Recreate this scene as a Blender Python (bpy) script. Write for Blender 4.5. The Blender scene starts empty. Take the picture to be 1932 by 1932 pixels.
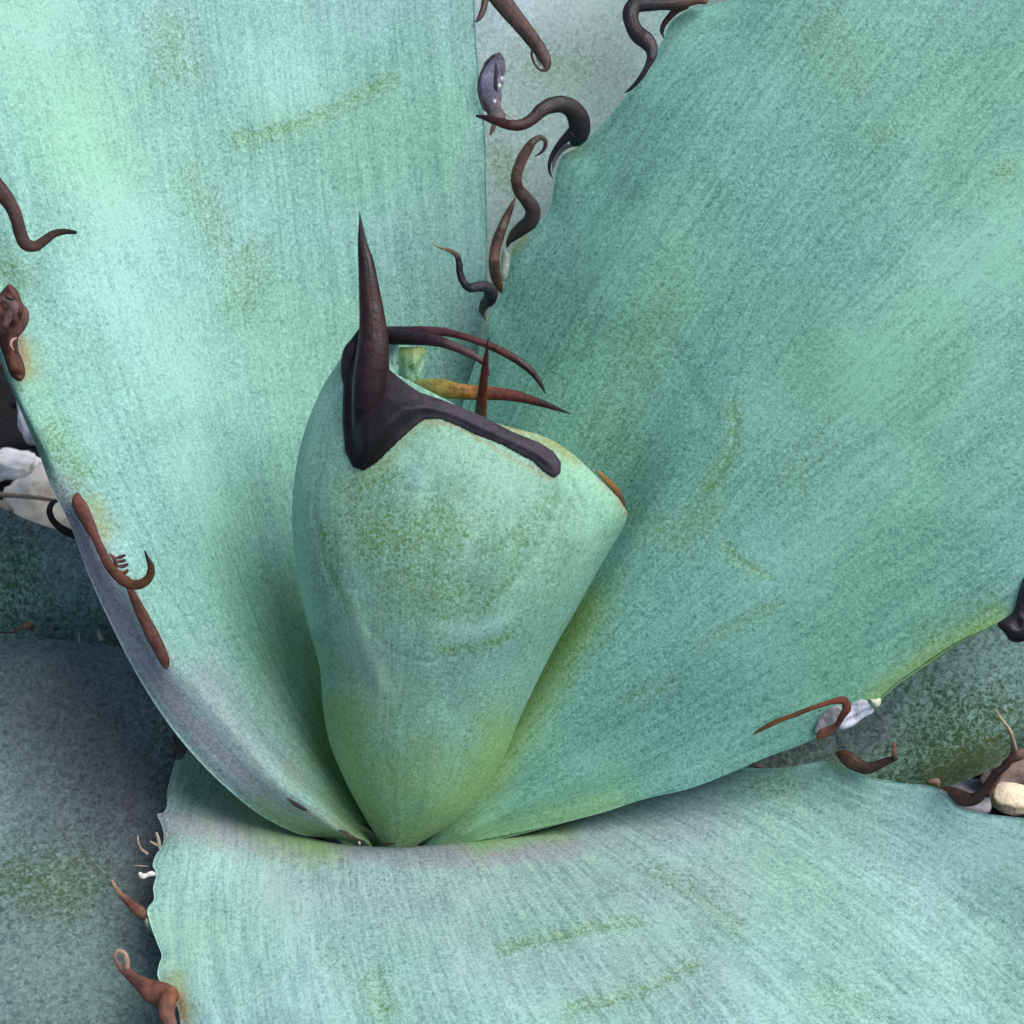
import bpy, math, random
import numpy as np
from mathutils import Vector, Matrix, noise
from mathutils.bvhtree import BVHTree
from mathutils.geometry import delaunay_2d_cdt
random.seed(7)
S = bpy.context.scene
COL = S.collection

# ------------------------------------------------------------------ camera
FOV = math.radians(35); TH = math.tan(FOV/2)
PITCH = math.radians(40)
CAM = Vector((0.0, -0.292, 0.345))
cd = bpy.data.cameras.new('camera'); cam = bpy.data.objects.new('camera', cd); COL.objects.link(cam)
cd.sensor_width = 36; cd.lens = 18/TH; cd.clip_start = 0.005; cd.clip_end = 60
cam.location = CAM; cam.rotation_euler = (math.pi/2-PITCH, 0, 0)
cd.dof.use_dof = True; cd.dof.focus_distance = 0.37; cd.dof.aperture_fstop = 36
S.camera = cam
R3 = Matrix.Rotation(math.pi/2-PITCH, 3, 'X')
RN = np.array(R3)

# ------------------------------------------------------------------ sky, sun, exposure
SUN_EL, SUN_AZ = math.radians(60), math.radians(102)    # azimuth measured from +Y towards +X
w = bpy.data.worlds.new('World'); S.world = w; w.use_nodes = True
nt = w.node_tree; nt.nodes.clear()
sky = nt.nodes.new('ShaderNodeTexSky'); sky.sky_type = 'NISHITA'; sky.sun_disc = False
sky.sun_elevation = SUN_EL; sky.sun_rotation = SUN_AZ; sky.dust_density = 3.0; sky.air_density = 1.0; sky.ozone_density = 1.0
bg = nt.nodes.new('ShaderNodeBackground'); bg.inputs[1].default_value = 0.10
wo = nt.nodes.new('ShaderNodeOutputWorld')
nt.links.new(sky.outputs[0], bg.inputs[0]); nt.links.new(bg.outputs[0], wo.inputs[0])
sl = bpy.data.lights.new('sun', 'SUN'); sun = bpy.data.objects.new('sun', sl); COL.objects.link(sun)
sl.energy = 2.2; sl.angle = math.radians(42); sl.color = (1, 0.97, 0.92)
sd = Vector((math.sin(SUN_AZ)*math.cos(SUN_EL), math.cos(SUN_AZ)*math.cos(SUN_EL), math.sin(SUN_EL)))
sun.rotation_euler = sd.to_track_quat('Z', 'Y').to_euler(); sun.location = sd*3
vs = S.view_settings; vs.view_transform = 'Standard'; vs.look = 'None'; vs.gamma = 1; vs.exposure = 0.41

# ------------------------------------------------------------------ from sight lines to places
BASE = np.array([-0.02, 0.0, 0.0])                        # foot of the plant on the soil
def P3(x, y, d):                                          # x, y on a 1932-unit grid, d = distance in cm
    x = np.asarray(x, float); y = np.asarray(y, float); d = np.asarray(d, float)*0.01
    L = np.stack([(x-966)/966*TH*d, -(y-966)/966*TH*d, -d], -1)
    return L@RN.T + np.array(CAM) - BASE
def pxsize(d): return TH/966*d*0.01
def Z(ox, oy, size, pts, w=1932.0):
    k = size/w; q = 1932/3024
    out = []
    for p in pts:
        out.append(((ox+p[0]*k)*q, (oy+p[1]*k)*q) + tuple(v*k*q for v in p[2:3]) + tuple(p[3:]))
    return out

def cr(pts, t, T=None):                                   # Catmull-Rom through rows of pts at parameters t in [0,1]
    P = np.asarray(pts, float); n = len(P)
    if T is None:
        L = np.linalg.norm(np.diff(P[:, :2], axis=0), axis=1)**0.9+1e-6
        T = np.concatenate([[0], np.cumsum(L)]); T = T/T[-1]
    T = np.asarray(T, float)
    m = np.zeros_like(P)
    sl_ = np.diff(P, axis=0)/np.diff(T)[:, None]
    m[0] = sl_[0]; m[-1] = sl_[-1]
    h = np.diff(T)
    for i in range(1, n-1):
        m[i] = (sl_[i-1]*h[i]+sl_[i]*h[i-1])/(h[i]+h[i-1])
    t = np.clip(np.asarray(t, float), 0, 1)
    i = np.clip(np.searchsorted(T, t, side='right')-1, 0, n-2)
    u = ((t-T[i])/h[i])[:, None]; hh = h[i][:, None]
    return (2*u**3-3*u**2+1)*P[i]+(u**3-2*u**2+u)*hh*m[i]+(-2*u**3+3*u**2)*P[i+1]+(u**3-u**2)*hh*m[i+1]

def segdist(X, Y, poly):
    best = np.full(X.shape, 1e9)
    for (x0, y0), (x1, y1) in zip(poly[:-1], poly[1:]):
        dx, dy = x1-x0, y1-y0; L2 = dx*dx+dy*dy+1e-9
        u = np.clip(((X-x0)*dx+(Y-y0)*dy)/L2, 0, 1)
        best = np.minimum(best, np.hypot(X-x0-u*dx, Y-y0-u*dy))
    return best

def np_noise(x, y, z):
    return np.array([noise.noise(Vector((a, b, c))) for a, b, c in zip(x, y, z)])

def new_obj(name, verts, faces, mat, parent=None, attrs=None, uv=None, smooth=True):
    me = bpy.data.meshes.new(name)
    me.from_pydata([tuple(v) for v in verts], [], [tuple(f) for f in faces])
    me.materials.append(mat)
    if attrs:
        for k, a in attrs.items():
            at = me.color_attributes.new(k, 'FLOAT_COLOR', 'POINT')
            at.data.foreach_set('color', np.asarray(a, np.float32).ravel())
    if uv is not None:
        ul = me.uv_layers.new(name='UVMap')
        li = np.zeros(len(me.loops), np.int32); me.loops.foreach_get('vertex_index', li)
        ul.data.foreach_set('uv', np.asarray(uv, np.float32)[li].ravel())
    me.polygons.foreach_set('use_smooth', [smooth]*len(me.polygons)); me.update()
    o = bpy.data.objects.new(name, me); COL.objects.link(o)
    if parent: o.parent = parent
    return o

# ------------------------------------------------------------------ materials
def nodes(m):
    m.use_nodes = True; n = m.node_tree.nodes; l = m.node_tree.links
    return n, l, n['Principled BSDF']
def mk(n, t, **kw):
    x = n.new(t)
    for k, v in kw.items(): setattr(x, k, v)
    return x
def mathn(n, l, op, a, b=None, c=None, clamp=False):
    x = n.new('ShaderNodeMath'); x.operation = op; x.use_clamp = clamp
    for i, v in enumerate((a, b, c)):
        if v is None: continue
        if isinstance(v, (int, float)): x.inputs[i].default_value = v
        else: l.new(v, x.inputs[i])
    return x.outputs[0]
def mixc(n, l, f, a, b, blend='MIX'):
    x = n.new('ShaderNodeMix'); x.data_type = 'RGBA'; x.blend_type = blend
    for s, v in ((x.inputs[0], f), (x.inputs[6], a), (x.inputs[7], b)):
        if isinstance(v, (int, float)): s.default_value = v
        elif isinstance(v, tuple): s.default_value = v+(1,) if len(v) == 3 else v
        else: l.new(v, s)
    return x.outputs[2]
def noi(n, l, vec, scale, detail=2.0, rough=0.5, dist=0.0):
    x = n.new('ShaderNodeTexNoise'); x.inputs['Scale'].default_value = scale
    x.inputs['Detail'].default_value = detail; x.inputs['Roughness'].default_value = rough
    x.inputs['Distortion'].default_value = dist
    l.new(vec, x.inputs['Vector']); return x.outputs[0]
def ramp(n, l, f, stops):
    x = n.new('ShaderNodeValToRGB'); e = x.color_ramp.elements
    while len(e) < len(stops): e.new(0.5)
    for i, (p, c) in enumerate(stops):
        e[i].position = p; e[i].color = c+(1,) if isinstance(c, tuple) else (c, c, c, 1)
    l.new(f, x.inputs[0]); return x.outputs[0]

def leaf_material(name, flesh, bloom, cover=0.60, grain=0.50, fine=1450, striae=0.30, pk=1.0):
    yk = 0.5 if pk < 1 else 1
    m = bpy.data.materials.new(name); n, l, b = nodes(m)
    tc = n.new('ShaderNodeTexCoord'); ob = tc.outputs['Object']; uvn = tc.outputs['UV']
    at = n.new('ShaderNodeAttribute'); at.attribute_name = 'bloom'
    sp = n.new('ShaderNodeSeparateColor'); l.new(at.outputs['Color'], sp.inputs[0])
    rub_shade, purp, yel = sp.outputs[0], sp.outputs[1], sp.outputs[2]; pale = at.outputs['Alpha']
    g1 = noi(n, l, ob, fine, 3.0, 0.62, 0.9)
    g2 = noi(n, l, ob, fine*0.42, 2.0, 0.5, 0.6)
    big = noi(n, l, ob, 42, 3.0, 0.55, 0.3)
    mp = n.new('ShaderNodeMapping'); mp.inputs['Scale'].default_value = (130, 9, 1); l.new(uvn, mp.inputs[0])
    st = noi(n, l, mp.outputs[0], 1.0, 4.0, 0.6, 0.2)
    mp2 = n.new('ShaderNodeMapping'); mp2.inputs['Scale'].default_value = (360, 13, 1); l.new(uvn, mp2.inputs[0])
    st2 = noi(n, l, mp2.outputs[0], 1.0, 3.0, 0.6, 0.1)
    f = mathn(n, l, 'MULTIPLY_ADD', mathn(n, l, 'SUBTRACT', g1, 0.5), grain*3.9, cover)
    f = mathn(n, l, 'MULTIPLY_ADD', mathn(n, l, 'SUBTRACT', g2, 0.5), grain*0.8, f)
    f = mathn(n, l, 'MULTIPLY_ADD', mathn(n, l, 'SUBTRACT', big, 0.5), 0.5, f)
    f = mathn(n, l, 'MULTIPLY_ADD', mathn(n, l, 'SUBTRACT', st, 0.5), striae*2.4, f)
    f = mathn(n, l, 'MULTIPLY_ADD', mathn(n, l, 'SUBTRACT', st2, 0.5), striae*1.3, f)
    rn = mathn(n, l, 'MULTIPLY', rub_shade, ramp(n, l, g1, [(0.36, 1.0), (0.60, 0.12)]))
    f = mathn(n, l, 'MULTIPLY_ADD', rn, -0.42, f)
    f = mathn(n, l, 'MULTIPLY_ADD', pale, 0.36, f, clamp=True)
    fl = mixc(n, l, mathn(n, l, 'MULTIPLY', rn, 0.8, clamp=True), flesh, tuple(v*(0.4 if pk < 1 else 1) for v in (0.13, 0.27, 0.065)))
    # slow drift of the wax between blue and green
    drift = noi(n, l, ob, 19, 2.0, 0.5, 0.0)
    bl = mixc(n, l, ramp(n, l, drift, [(0.38, 0.0), (0.62, 1.0)]), bloom, (bloom[0]*0.90, bloom[1]*0.99, bloom[2]*0.80))
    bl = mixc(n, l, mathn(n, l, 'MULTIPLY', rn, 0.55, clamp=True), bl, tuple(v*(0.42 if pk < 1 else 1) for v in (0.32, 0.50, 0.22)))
    c = mixc(n, l, f, fl, bl)
    py = mathn(n, l, 'MULTIPLY', purp, mathn(n, l, 'MULTIPLY_ADD', big, 0.9, 0.45), clamp=True)
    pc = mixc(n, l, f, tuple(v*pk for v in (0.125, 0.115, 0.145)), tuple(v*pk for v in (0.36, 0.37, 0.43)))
    c = mixc(n, l, py, c, pc)
    yc = mixc(n, l, f, (0.115, 0.235, 0.045), (0.29, 0.48, 0.24))
    c = mixc(n, l, mathn(n, l, 'MULTIPLY', yel, 1.0, clamp=True), c, yc)
    a2 = n.new('ShaderNodeAttribute'); a2.attribute_name = 'rust'
    s2 = n.new('ShaderNodeSeparateColor'); l.new(a2.outputs['Color'], s2.inputs[0])
    c = mixc(n, l, mathn(n, l, 'MULTIPLY', s2.outputs[0], ramp(n, l, g1, [(0.35, 0.85), (0.62, 0.30)])), c, (0.27, 0.29, 0.08))
    c = mixc(n, l, mathn(n, l, 'MULTIPLY', s2.outputs[1], ramp(n, l, g1, [(0.35, 0.9), (0.62, 0.45)])), c, (0.36, 0.16, 0.05))
    l.new(c, b.inputs['Base Color'])
    b.inputs['Roughness'].default_value = 0.62
    b.inputs['Specular IOR Level'].default_value = 0.30
    b.inputs['Subsurface Weight'].default_value = 0.08
    b.inputs['Subsurface Radius'].default_value = (0.5, 1.0, 0.4); b.inputs['Subsurface Scale'].default_value = 0.002
    bp = n.new('ShaderNodeBump'); bp.inputs['Strength'].default_value = 0.28; bp.inputs['Distance'].default_value = 0.0006
    hgt = mathn(n, l, 'ADD', mathn(n, l, 'MULTIPLY', g1, 0.5), mathn(n, l, 'MULTIPLY', st, 0.9))
    l.new(hgt, bp.inputs['Height']); l.new(bp.outputs[0], b.inputs['Normal'])
    return m
M_leaf = leaf_material('glaucous_leaf', (0.050, 0.185, 0.155), (0.335, 0.59, 0.555))
M_right = leaf_material('glaucous_right_leaf', (0.036, 0.155, 0.120), (0.255, 0.52, 0.455), cover=0.54)  # darker copy of the leaf wax, putting this leaf's shade into its colour
M_front = leaf_material('glaucous_front_leaf', (0.080, 0.20, 0.18), (0.38, 0.60, 0.59), striae=0.46)
M_back = leaf_material('glaucous_leaf_behind', (0.17, 0.29, 0.30), (0.48, 0.62, 0.66), cover=0.56, striae=0.12, fine=1150)
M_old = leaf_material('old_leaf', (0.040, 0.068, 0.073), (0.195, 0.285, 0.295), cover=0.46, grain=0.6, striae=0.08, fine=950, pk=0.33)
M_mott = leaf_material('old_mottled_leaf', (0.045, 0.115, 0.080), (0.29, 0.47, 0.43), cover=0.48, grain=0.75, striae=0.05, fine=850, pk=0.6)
M_young = leaf_material('young_leaf', (0.060, 0.185, 0.125), (0.34, 0.59, 0.51), cover=0.56, striae=0.18)

def horn_material(name, rough=0.44, spec=0.42, bump=0.4):
    m = bpy.data.materials.new(name); n, l, b = nodes(m)
    tc = n.new('ShaderNodeTexCoord'); ob = tc.outputs['Object']
    at = n.new('ShaderNodeAttribute'); at.attribute_name = 'tint'
    g = noi(n, l, ob, 900, 3.0, 0.6, 0.3); h = noi(n, l, ob, 190, 2.0, 0.5, 0.6)
    v = mathn(n, l, 'ADD', mathn(n, l, 'MULTIPLY', g, 1.1), mathn(n, l, 'MULTIPLY_ADD', h, 1.3, -0.48))
    vv = n.new('ShaderNodeCombineColor')
    for i in range(3): l.new(v, vv.inputs[i])
    c = mixc(n, l, 1.0, at.outputs['Color'], vv.outputs[0], 'MULTIPLY')
    l.new(c, b.inputs['Base Color'])
    l.new(ramp(n, l, h, [(0.3, rough-0.06), (0.7, rough+0.18)]), b.inputs['Roughness'])
    b.inputs['Specular IOR Level'].default_value = spec
    mp = n.new('ShaderNodeMapping'); mp.inputs['Scale'].default_value = (16, 2.5, 1); l.new(tc.outputs['UV'], mp.inputs[0])
    st = noi(n, l, mp.outputs[0], 1.0, 3.0, 0.6)
    bp = n.new('ShaderNodeBump'); bp.inputs['Strength'].default_value = bump; bp.inputs['Distance'].default_value = 0.0005
    l.new(mathn(n, l, 'ADD', g, st), bp.inputs['Height']); l.new(bp.outputs[0], b.inputs['Normal'])
    return m
M_horn = horn_material('spine_horn')
M_matt = horn_material('weathered_spine', 0.62, 0.3, 0.35)

def stone_material():
    m = bpy.data.materials.new('pebble_stone'); n, l, b = nodes(m)
    tc = n.new('ShaderNodeTexCoord'); ob = tc.outputs['Object']
    at = n.new('ShaderNodeAttribute'); at.attribute_name = 'tint'
    g = noi(n, l, ob, 260, 4.0, 0.6, 0.4); h = noi(n, l, ob, 1100, 3.0, 0.6)
    v = mathn(n, l, 'ADD', mathn(n, l, 'MULTIPLY_ADD', g, 1.2, 0.22), mathn(n, l, 'MULTIPLY', h, 0.6))
    vv = n.new('ShaderNodeCombineColor')
    for i in range(3): l.new(v, vv.inputs[i])
    l.new(mixc(n, l, 1.0, at.outputs['Color'], vv.outputs[0], 'MULTIPLY'), b.inputs['Base Color'])
    b.inputs['Roughness'].default_value = 0.7
    bp = n.new('ShaderNodeBump'); bp.inputs['Strength'].default_value = 0.4; bp.inputs['Distance'].default_value = 0.0008
    l.new(mathn(n, l, 'ADD', g, h), bp.inputs['Height']); l.new(bp.outputs[0], b.inputs['Normal'])
    return m
M_stone = stone_material()
def soil_material():
    m = bpy.data.materials.new('shade_dark_soil'); n, l, b = nodes(m)
    tc = n.new('ShaderNodeTexCoord'); ob = tc.outputs['Object']
    g = noi(n, l, ob, 220, 6.0, 0.65, 0.3); h = noi(n, l, ob, 30, 3.0, 0.5)
    l.new(mixc(n, l, h, ramp(n, l, g, [(0.3, (0.002, 0.002, 0.0025)), (0.75, (0.010, 0.009, 0.009))]), (0.005, 0.0045, 0.004)), b.inputs['Base Color'])  # near-black so the shade in the gaps sits in the soil colour
    b.inputs['Roughness'].default_value = 0.95
    bp = n.new('ShaderNodeBump'); bp.inputs['Strength'].default_value = 0.8; bp.inputs['Distance'].default_value = 0.003
    l.new(g, bp.inputs['Height']); l.new(bp.outputs[0], b.inputs['Normal'])
    return m
M_soil = soil_material()

# ------------------------------------------------------------------ ground
gv = []; gf = []
N = 40
for j in range(N+1):
    for i in range(N+1):
        x = (i/N*2-1); y = (j/N*2-1); x = math.copysign(abs(x)**3, x)*6; y = math.copysign(abs(y)**3, y)*6
        gv.append((x, y, 0.004*noise.noise(Vector((x*30, y*30, 0)))*(1 if abs(x) < 1 and abs(y) < 1 else 0)))
for j in range(N):
    for i in range(N):
        a = j*(N+1)+i; gf.append((a, a+1, a+N+2, a+N+1))
soil = new_obj('ground', gv, gf, M_soil); soil['kind'] = 'structure'

def pebble_mesh(rx, ry, rz, seed, sub=3, lump=0.16, facet=0.0):
    import bmesh
    bm = bmesh.new(); bmesh.ops.create_icosphere(bm, subdivisions=sub, radius=1)
    r = random.Random(seed); off = Vector((r.random()*50, r.random()*50, r.random()*50))
    vs_, fs_ = [], []
    for v in bm.verts:
        c = v.co.normalized()
        k = 1+lump*noise.noise(c*1.3+off)*1.6+lump*0.5*noise.noise(c*3.4+off)+lump*0.25*noise.noise(c*9+off)
        q = Vector((math.copysign(abs(c.x)**0.85, c.x), math.copysign(abs(c.y)**0.85, c.y), math.copysign(abs(c.z)**0.8, c.z)))*k
        vs_.append((q.x*rx, q.y*ry, q.z*rz))
    for f in bm.faces: fs_.append([v.index for v in f.verts])
    bm.free(); return vs_, fs_
# grit covering the soil round the plant: one mass, near-black to paint gap shade
V, F, A = [], [], []
rg = random.Random(3)
protos = [pebble_mesh(1, 0.8, 0.6, s, 1, 0.3) for s in range(6)]
for k in range(5200):
    a = rg.random()*2*math.pi; rr = 0.42*math.sqrt(rg.random()); x = rr*math.cos(a)-0.01; y = rr*math.sin(a)+0.03
    s = rg.choice([0.0022, 0.003, 0.0042, 0.006])*(0.7+0.6*rg.random())
    pv, pf = protos[k % 6]; rot = Matrix.Rotation(rg.random()*6.28, 3, 'Z')@Matrix.Rotation(rg.random()*0.8, 3, 'X')
    b0 = len(V); t = rg.random(); cc = (0.006+0.018*t, 0.0055+0.016*t, 0.005+0.015*t) if t < 0.93 else (0.22, 0.19, 0.17)
    for v in pv:
        q = rot@Vector(v)*s; V.append((q.x+x, q.y+y, q.z+s*0.35)); A.append(cc+(1,))
    F += [[i+b0 for i in f] for f in pf]
grit = new_obj('gravel', V, F, M_stone, attrs={'tint': A}); grit['kind'] = 'stuff'
grit['label'] = 'grit and soil in the gaps beside the agave, coloured dark for their shade'; grit['category'] = 'gravel'

def ground_point(x, y, h=0.0):
    d0 = np.array(P3(x, y, 1.0))+BASE-np.array(CAM)
    k = (h-CAM.z)/d0[2]; return Vector(np.array(CAM)+d0*k), k
def stone(px, py, wpx, hpx, tint, label, seed, h=0.006, rot=0.0, tilt=0.0, name='pebble', lump=0.3, flat=0.8):
    p, k = ground_point(px, py, h)
    s = pxsize(k)
    rx = wpx/2*s; ry = hpx/2*s
    v, f = pebble_mesh(rx, ry, ry*flat, seed, 4, lump)
    o = new_obj(name, v, f, M_stone, attrs={'tint': [tint+(1,)]*len(v)})
    o.location = p; o.rotation_euler = (tilt, 0, rot)
    o['label'] = label; o['category'] = 'stone'; o['group'] = 'pale stones on the dark soil'
    return o
stone(66, 792, 62, 104, (0.70, 0.68, 0.70), 'pale grey rounded stone, uppermost in the gap left of the large left leaf', 11, 0.016, 0.35)
stone(18, 878, 118, 66, (0.95, 0.92, 0.88), 'white rounded stone at the left edge, above the tan stone', 12, 0.014, -0.15)
stone(92, 948, 136, 150, (0.95, 0.84, 0.66), 'cream tan stone against the lower margin of the large left leaf', 13, 0.012, 0.5)
stone(128, 1000, 60, 46, (0.7, 0.55, 0.40), 'small brown chipped stone at the top edge of the shadowed leaf', 21, 0.018, 0.7)
stone(15, 962, 60, 42, (0.30, 0.24, 0.20), 'brown stone under the thin twig at the left edge', 14, 0.006, 0.2)
stone(-70, 850, 110, 90, (0.45, 0.44, 0.46), 'grey stone just left of the frame edge beside the white stone', 15, 0.012, 0.9)
stone(1916, 1508, 92, 62, (0.78, 0.68, 0.50), 'cream stone with tan streaks beside the lower leaf at the right edge', 16, 0.030, -0.1, lump=0.1)
stone(1895, 1458, 120, 70, (0.28, 0.20, 0.17), 'brown stone behind the cream stone at the right edge', 17, 0.020, 0.25)
stone(1820, 1500, 110, 60, (0.33, 0.32, 0.36), 'grey stone behind the long curved spine of the front leaf', 18, 0.014, 0.0)
stone(1990, 1440, 120, 80, (0.36, 0.27, 0.22), 'tan brown stone at the very right edge above the cream stone', 19, 0.02, 0.0)

# ------------------------------------------------------------------ the plant
plant = bpy.data.objects.new('agave_plant', None); COL.objects.link(plant); plant.location = Vector(BASE)
plant.empty_display_size = 0.02
plant['label'] = 'blue green agave rosette with curled dark spines round a central bud'; plant['category'] = 'agave'

TREES = {}
def bake(X, Y, marks):
    """pigment, wax and some painted light and shade on the leaf: rub, purple, yellow, pale, rust, orange"""
    out = {k: np.zeros(X.shape) for k in ('rub_shade', 'purple', 'yellow', 'pale', 'rust', 'orange')}
    if not marks: return out
    wob = np_noise(X/60, Y/60, X*0)*0.35+np_noise(X/22, Y/22, X*0+5)*0.25
    for kind, sig, amp, poly in marks:
        if len(poly) == 1: poly = [poly[0], (poly[0][0]+0.5, poly[0][1])]
        dd = segdist(X, Y, poly)
        out[kind] = np.maximum(out[kind], amp*np.exp(-0.5*(dd/(sig*(1+0.9*wob)))**2)) if amp > 0 else out[kind]*(1+amp*np.exp(-0.5*(dd/sig)**2))
    return out

def leaf(name, cols, mat, nu, nv, thick=0.5, edge=0.12, marks=(), Tidx=False, parent=plant, label=None, undul=0.03, ridge=0.0, seed=0.0, key=None, dents=()):
    tt = np.linspace(0, 1, nv); ss = np.linspace(0, 1, nu)
    S_ = [c[0] for c in cols]; C = []
    for s, pts in cols:
        if Tidx:
            T = [p[3] for p in pts]; C.append(cr([p[:3] for p in pts], tt, T))
        else: C.append(cr(pts, tt))
    C = np.array(C)                                     # ncol, nv, 3
    G = np.zeros((nv, nu, 3))
    for j in range(nv): G[j] = cr(C[:, j, :], ss, S_)
    X, Y, D = G[..., 0].copy(), G[..., 1].copy(), G[..., 2]
    SS, TT = np.meshgrid(ss, tt)
    D = D + undul*np_noise((SS*5+seed).ravel(), (TT*6).ravel(), np.zeros(SS.size)+seed).reshape(D.shape)*4
    if ridge: D = D + ridge*np_noise((SS*34+seed).ravel(), (TT*3).ravel(), np.zeros(SS.size)).reshape(D.shape)
    for sg, am, pl in dents: D = D + 0.5*am*np.exp(-(segdist(X, Y, pl)/sg)**2)
    P = P3(X, Y, D)
    dt = np.gradient(P, axis=0); ds = np.gradient(P, axis=1)
    nrm = np.cross(ds, dt); nrm /= (np.linalg.norm(nrm, axis=-1, keepdims=True)+1e-12)
    view = P + BASE - np.array(CAM)
    if np.sum(nrm*view) > 0: nrm = -nrm                  # face the viewer on the whole
    flip = np.sum(np.cross(ds[nv//2, nu//2], dt[nv//2, nu//2])*nrm[nv//2, nu//2]) < 0
    prof = edge + (thick-edge)*np.clip(np.sin(np.pi*np.clip(SS, 0, 1)), 0, 1)**0.6
    prof = prof*np.clip((1-TT)*25+0.35, 0, 1)
    Bk = P - nrm*(prof*0.01)[..., None]
    V = np.concatenate([P.reshape(-1, 3), Bk.reshape(-1, 3)])
    n1 = nv*nu; F = []
    for j in range(nv-1):
        for i in range(nu-1):
            a = j*nu+i; q = (a, a+1, a+nu+1, a+nu)
            if flip: q = q[::-1]
            F.append(q); F.append(tuple(v+n1 for v in q[::-1]))
    ring = [j*nu for j in range(nv)]+[(nv-1)*nu+i for i in range(1, nu)]+[j*nu+nu-1 for j in range(nv-2, -1, -1)]+[i for i in range(nu-2, 0, -1)]
    for a, b in zip(ring, ring[1:]+ring[:1]):
        q = (a, b, b+n1, a+n1); F.append(q if flip else q[::-1])
    mk_ = bake(X.ravel(), Y.ravel(), marks)
    A = np.stack([mk_['rub_shade'], mk_['purple'], mk_['yellow'], mk_['pale']], -1)
    B = np.stack([mk_['rust'], mk_['orange'], np.zeros(n1), np.ones(n1)], -1)
    A2 = A.copy(); A2[:, 1] = np.maximum(A2[:, 1], 0.35)
    uv = np.stack([SS.ravel(), TT.ravel()], -1)
    o = new_obj(name, V, F, mat, parent, {'bloom': np.concatenate([A, A2]), 'rust': np.concatenate([B, B])}, np.concatenate([uv, uv]))
    if label: o['label'] = label
    tris = [f for f in F]
    TREES[key or o.name] = BVHTree.FromPolygons([Vector(v)+Vector(BASE) for v in V], tris)
    return o
def hit(keys, x, y):
    p = Vector(np.array(P3(x, y, 1.0))+BASE)-CAM; L = p.length*100; best = None
    for k in keys:
        h = TREES[k].ray_cast(CAM, p.normalized())
        if h[0] is not None:
            d = h[3]*100/L
            if best is None or d < best: best = d
    return best

DEEP = (0.004, 0.003, 0.004); DARK = (0.022, 0.013, 0.016); BROWN = (0.085, 0.04, 0.028); MAH = (0.10, 0.03, 0.018)
TAN = (0.42, 0.27, 0.12); RUST = (0.17, 0.065, 0.032)
def tooth(name, path, d, parent, tint, over=(), mat=None, label=None, flat=0.62, sides=16, sink=0.0, gap=0.0, nper=9, wob=0.05):
    """path: (x, y, width) ; d: one distance or (start, end) ; tint: list of colours along it"""
    P = np.array([p[:3] for p in path], float)
    n = (len(P)-1)*nper+1; t = np.linspace(0, 1, n)
    Q = cr(P, t); Q[:, 2] = np.maximum(Q[:, 2], 0.6)
    dd = np.interp(t, np.linspace(0, 1, len(d)), d) if isinstance(d, (tuple, list)) else np.full(n, float(d))
    if over:
        for i in range(n):
            h = hit(over, Q[i, 0], Q[i, 1])
            if h is not None:
                r = Q[i, 2]/2*pxsize(h)*100*flat
                sk = np.interp(t[i], np.linspace(0, 1, len(sink)), sink) if isinstance(sink, tuple) else sink
                dd[i] = min(dd[i], h-r*(1-sk)-gap) if not isinstance(sink, tuple) else h-r*(1-sk)-gap
        k = np.array([1, 2, 3, 2, 1.])/9
        dp = np.pad(dd, 2, mode='edge'); dd = np.convolve(dp, k, 'valid')
    C = P3(Q[:, 0], Q[:, 1], dd)
    rad = Q[:, 2]/2*np.array([pxsize(v) for v in dd])
    # rounded ends
    fwd = RN@np.array([0, 0, -1.0])
    rows = []; 
    tang = np.gradient(C, axis=0); tang /= np.linalg.norm(tang, axis=1, keepdims=True)+1e-12
    def ring(c, tg, r, a):
        side = np.cross(tg, fwd); ln = np.linalg.norm(side)
        side = side/(ln+1e-9); up = np.cross(side, tg)
        th = np.arange(sides)/sides*2*math.pi
        return c+np.outer(np.cos(th)*r, side)+np.outer(np.sin(th)*r*flat, up)
    caps = [(0.0, 0.05), (0.35, 0.45), (0.7, 0.78), (0.9, 0.95)]
    tl = []
    if rad[0] > 2.5*pxsize(36):
        for a, b in caps: rows.append(ring(C[0]-tang[0]*rad[0]*(1-a)*0.8, tang[0], rad[0]*b, 0)); tl.append(0)
    for i in range(n): 
        r = rad[i]*(1+wob*noise.noise(Vector((i*0.11, P[0, 0], 0)))*1.6)
        rows.append(ring(C[i], tang[i], r, 0)); tl.append(t[i])
    if rad[-1] > 2.5*pxsize(36):
        for a, b in caps[::-1]: rows.append(ring(C[-1]+tang[-1]*rad[-1]*(1-a)*0.8, tang[-1], rad[-1]*b, 0)); tl.append(1)
    m = len(rows); V = np.concatenate(rows); F = []
    for i in range(m-1):
        for j in range(sides):
            a = i*sides+j; b = i*sides+(j+1) % sides
            F.append((a, b, b+sides, a+sides))
    F.append(tuple(range(sides-1, -1, -1))); F.append(tuple((m-1)*sides+j for j in range(sides)))
    tc = np.array([c for c in tint], float); tx = np.linspace(0, 1, len(tc))
    A = np.array([[np.interp(v, tx, tc[:, k]) for k in range(3)]+[1] for v in tl for _ in range(sides)])
    uv = np.array([[j/sides, v] for v in tl for j in range(sides)])
    o = new_obj(name, V, F, mat or M_horn, parent, {'tint': A}, uv)
    if label: o['label'] = label
    return o

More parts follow.
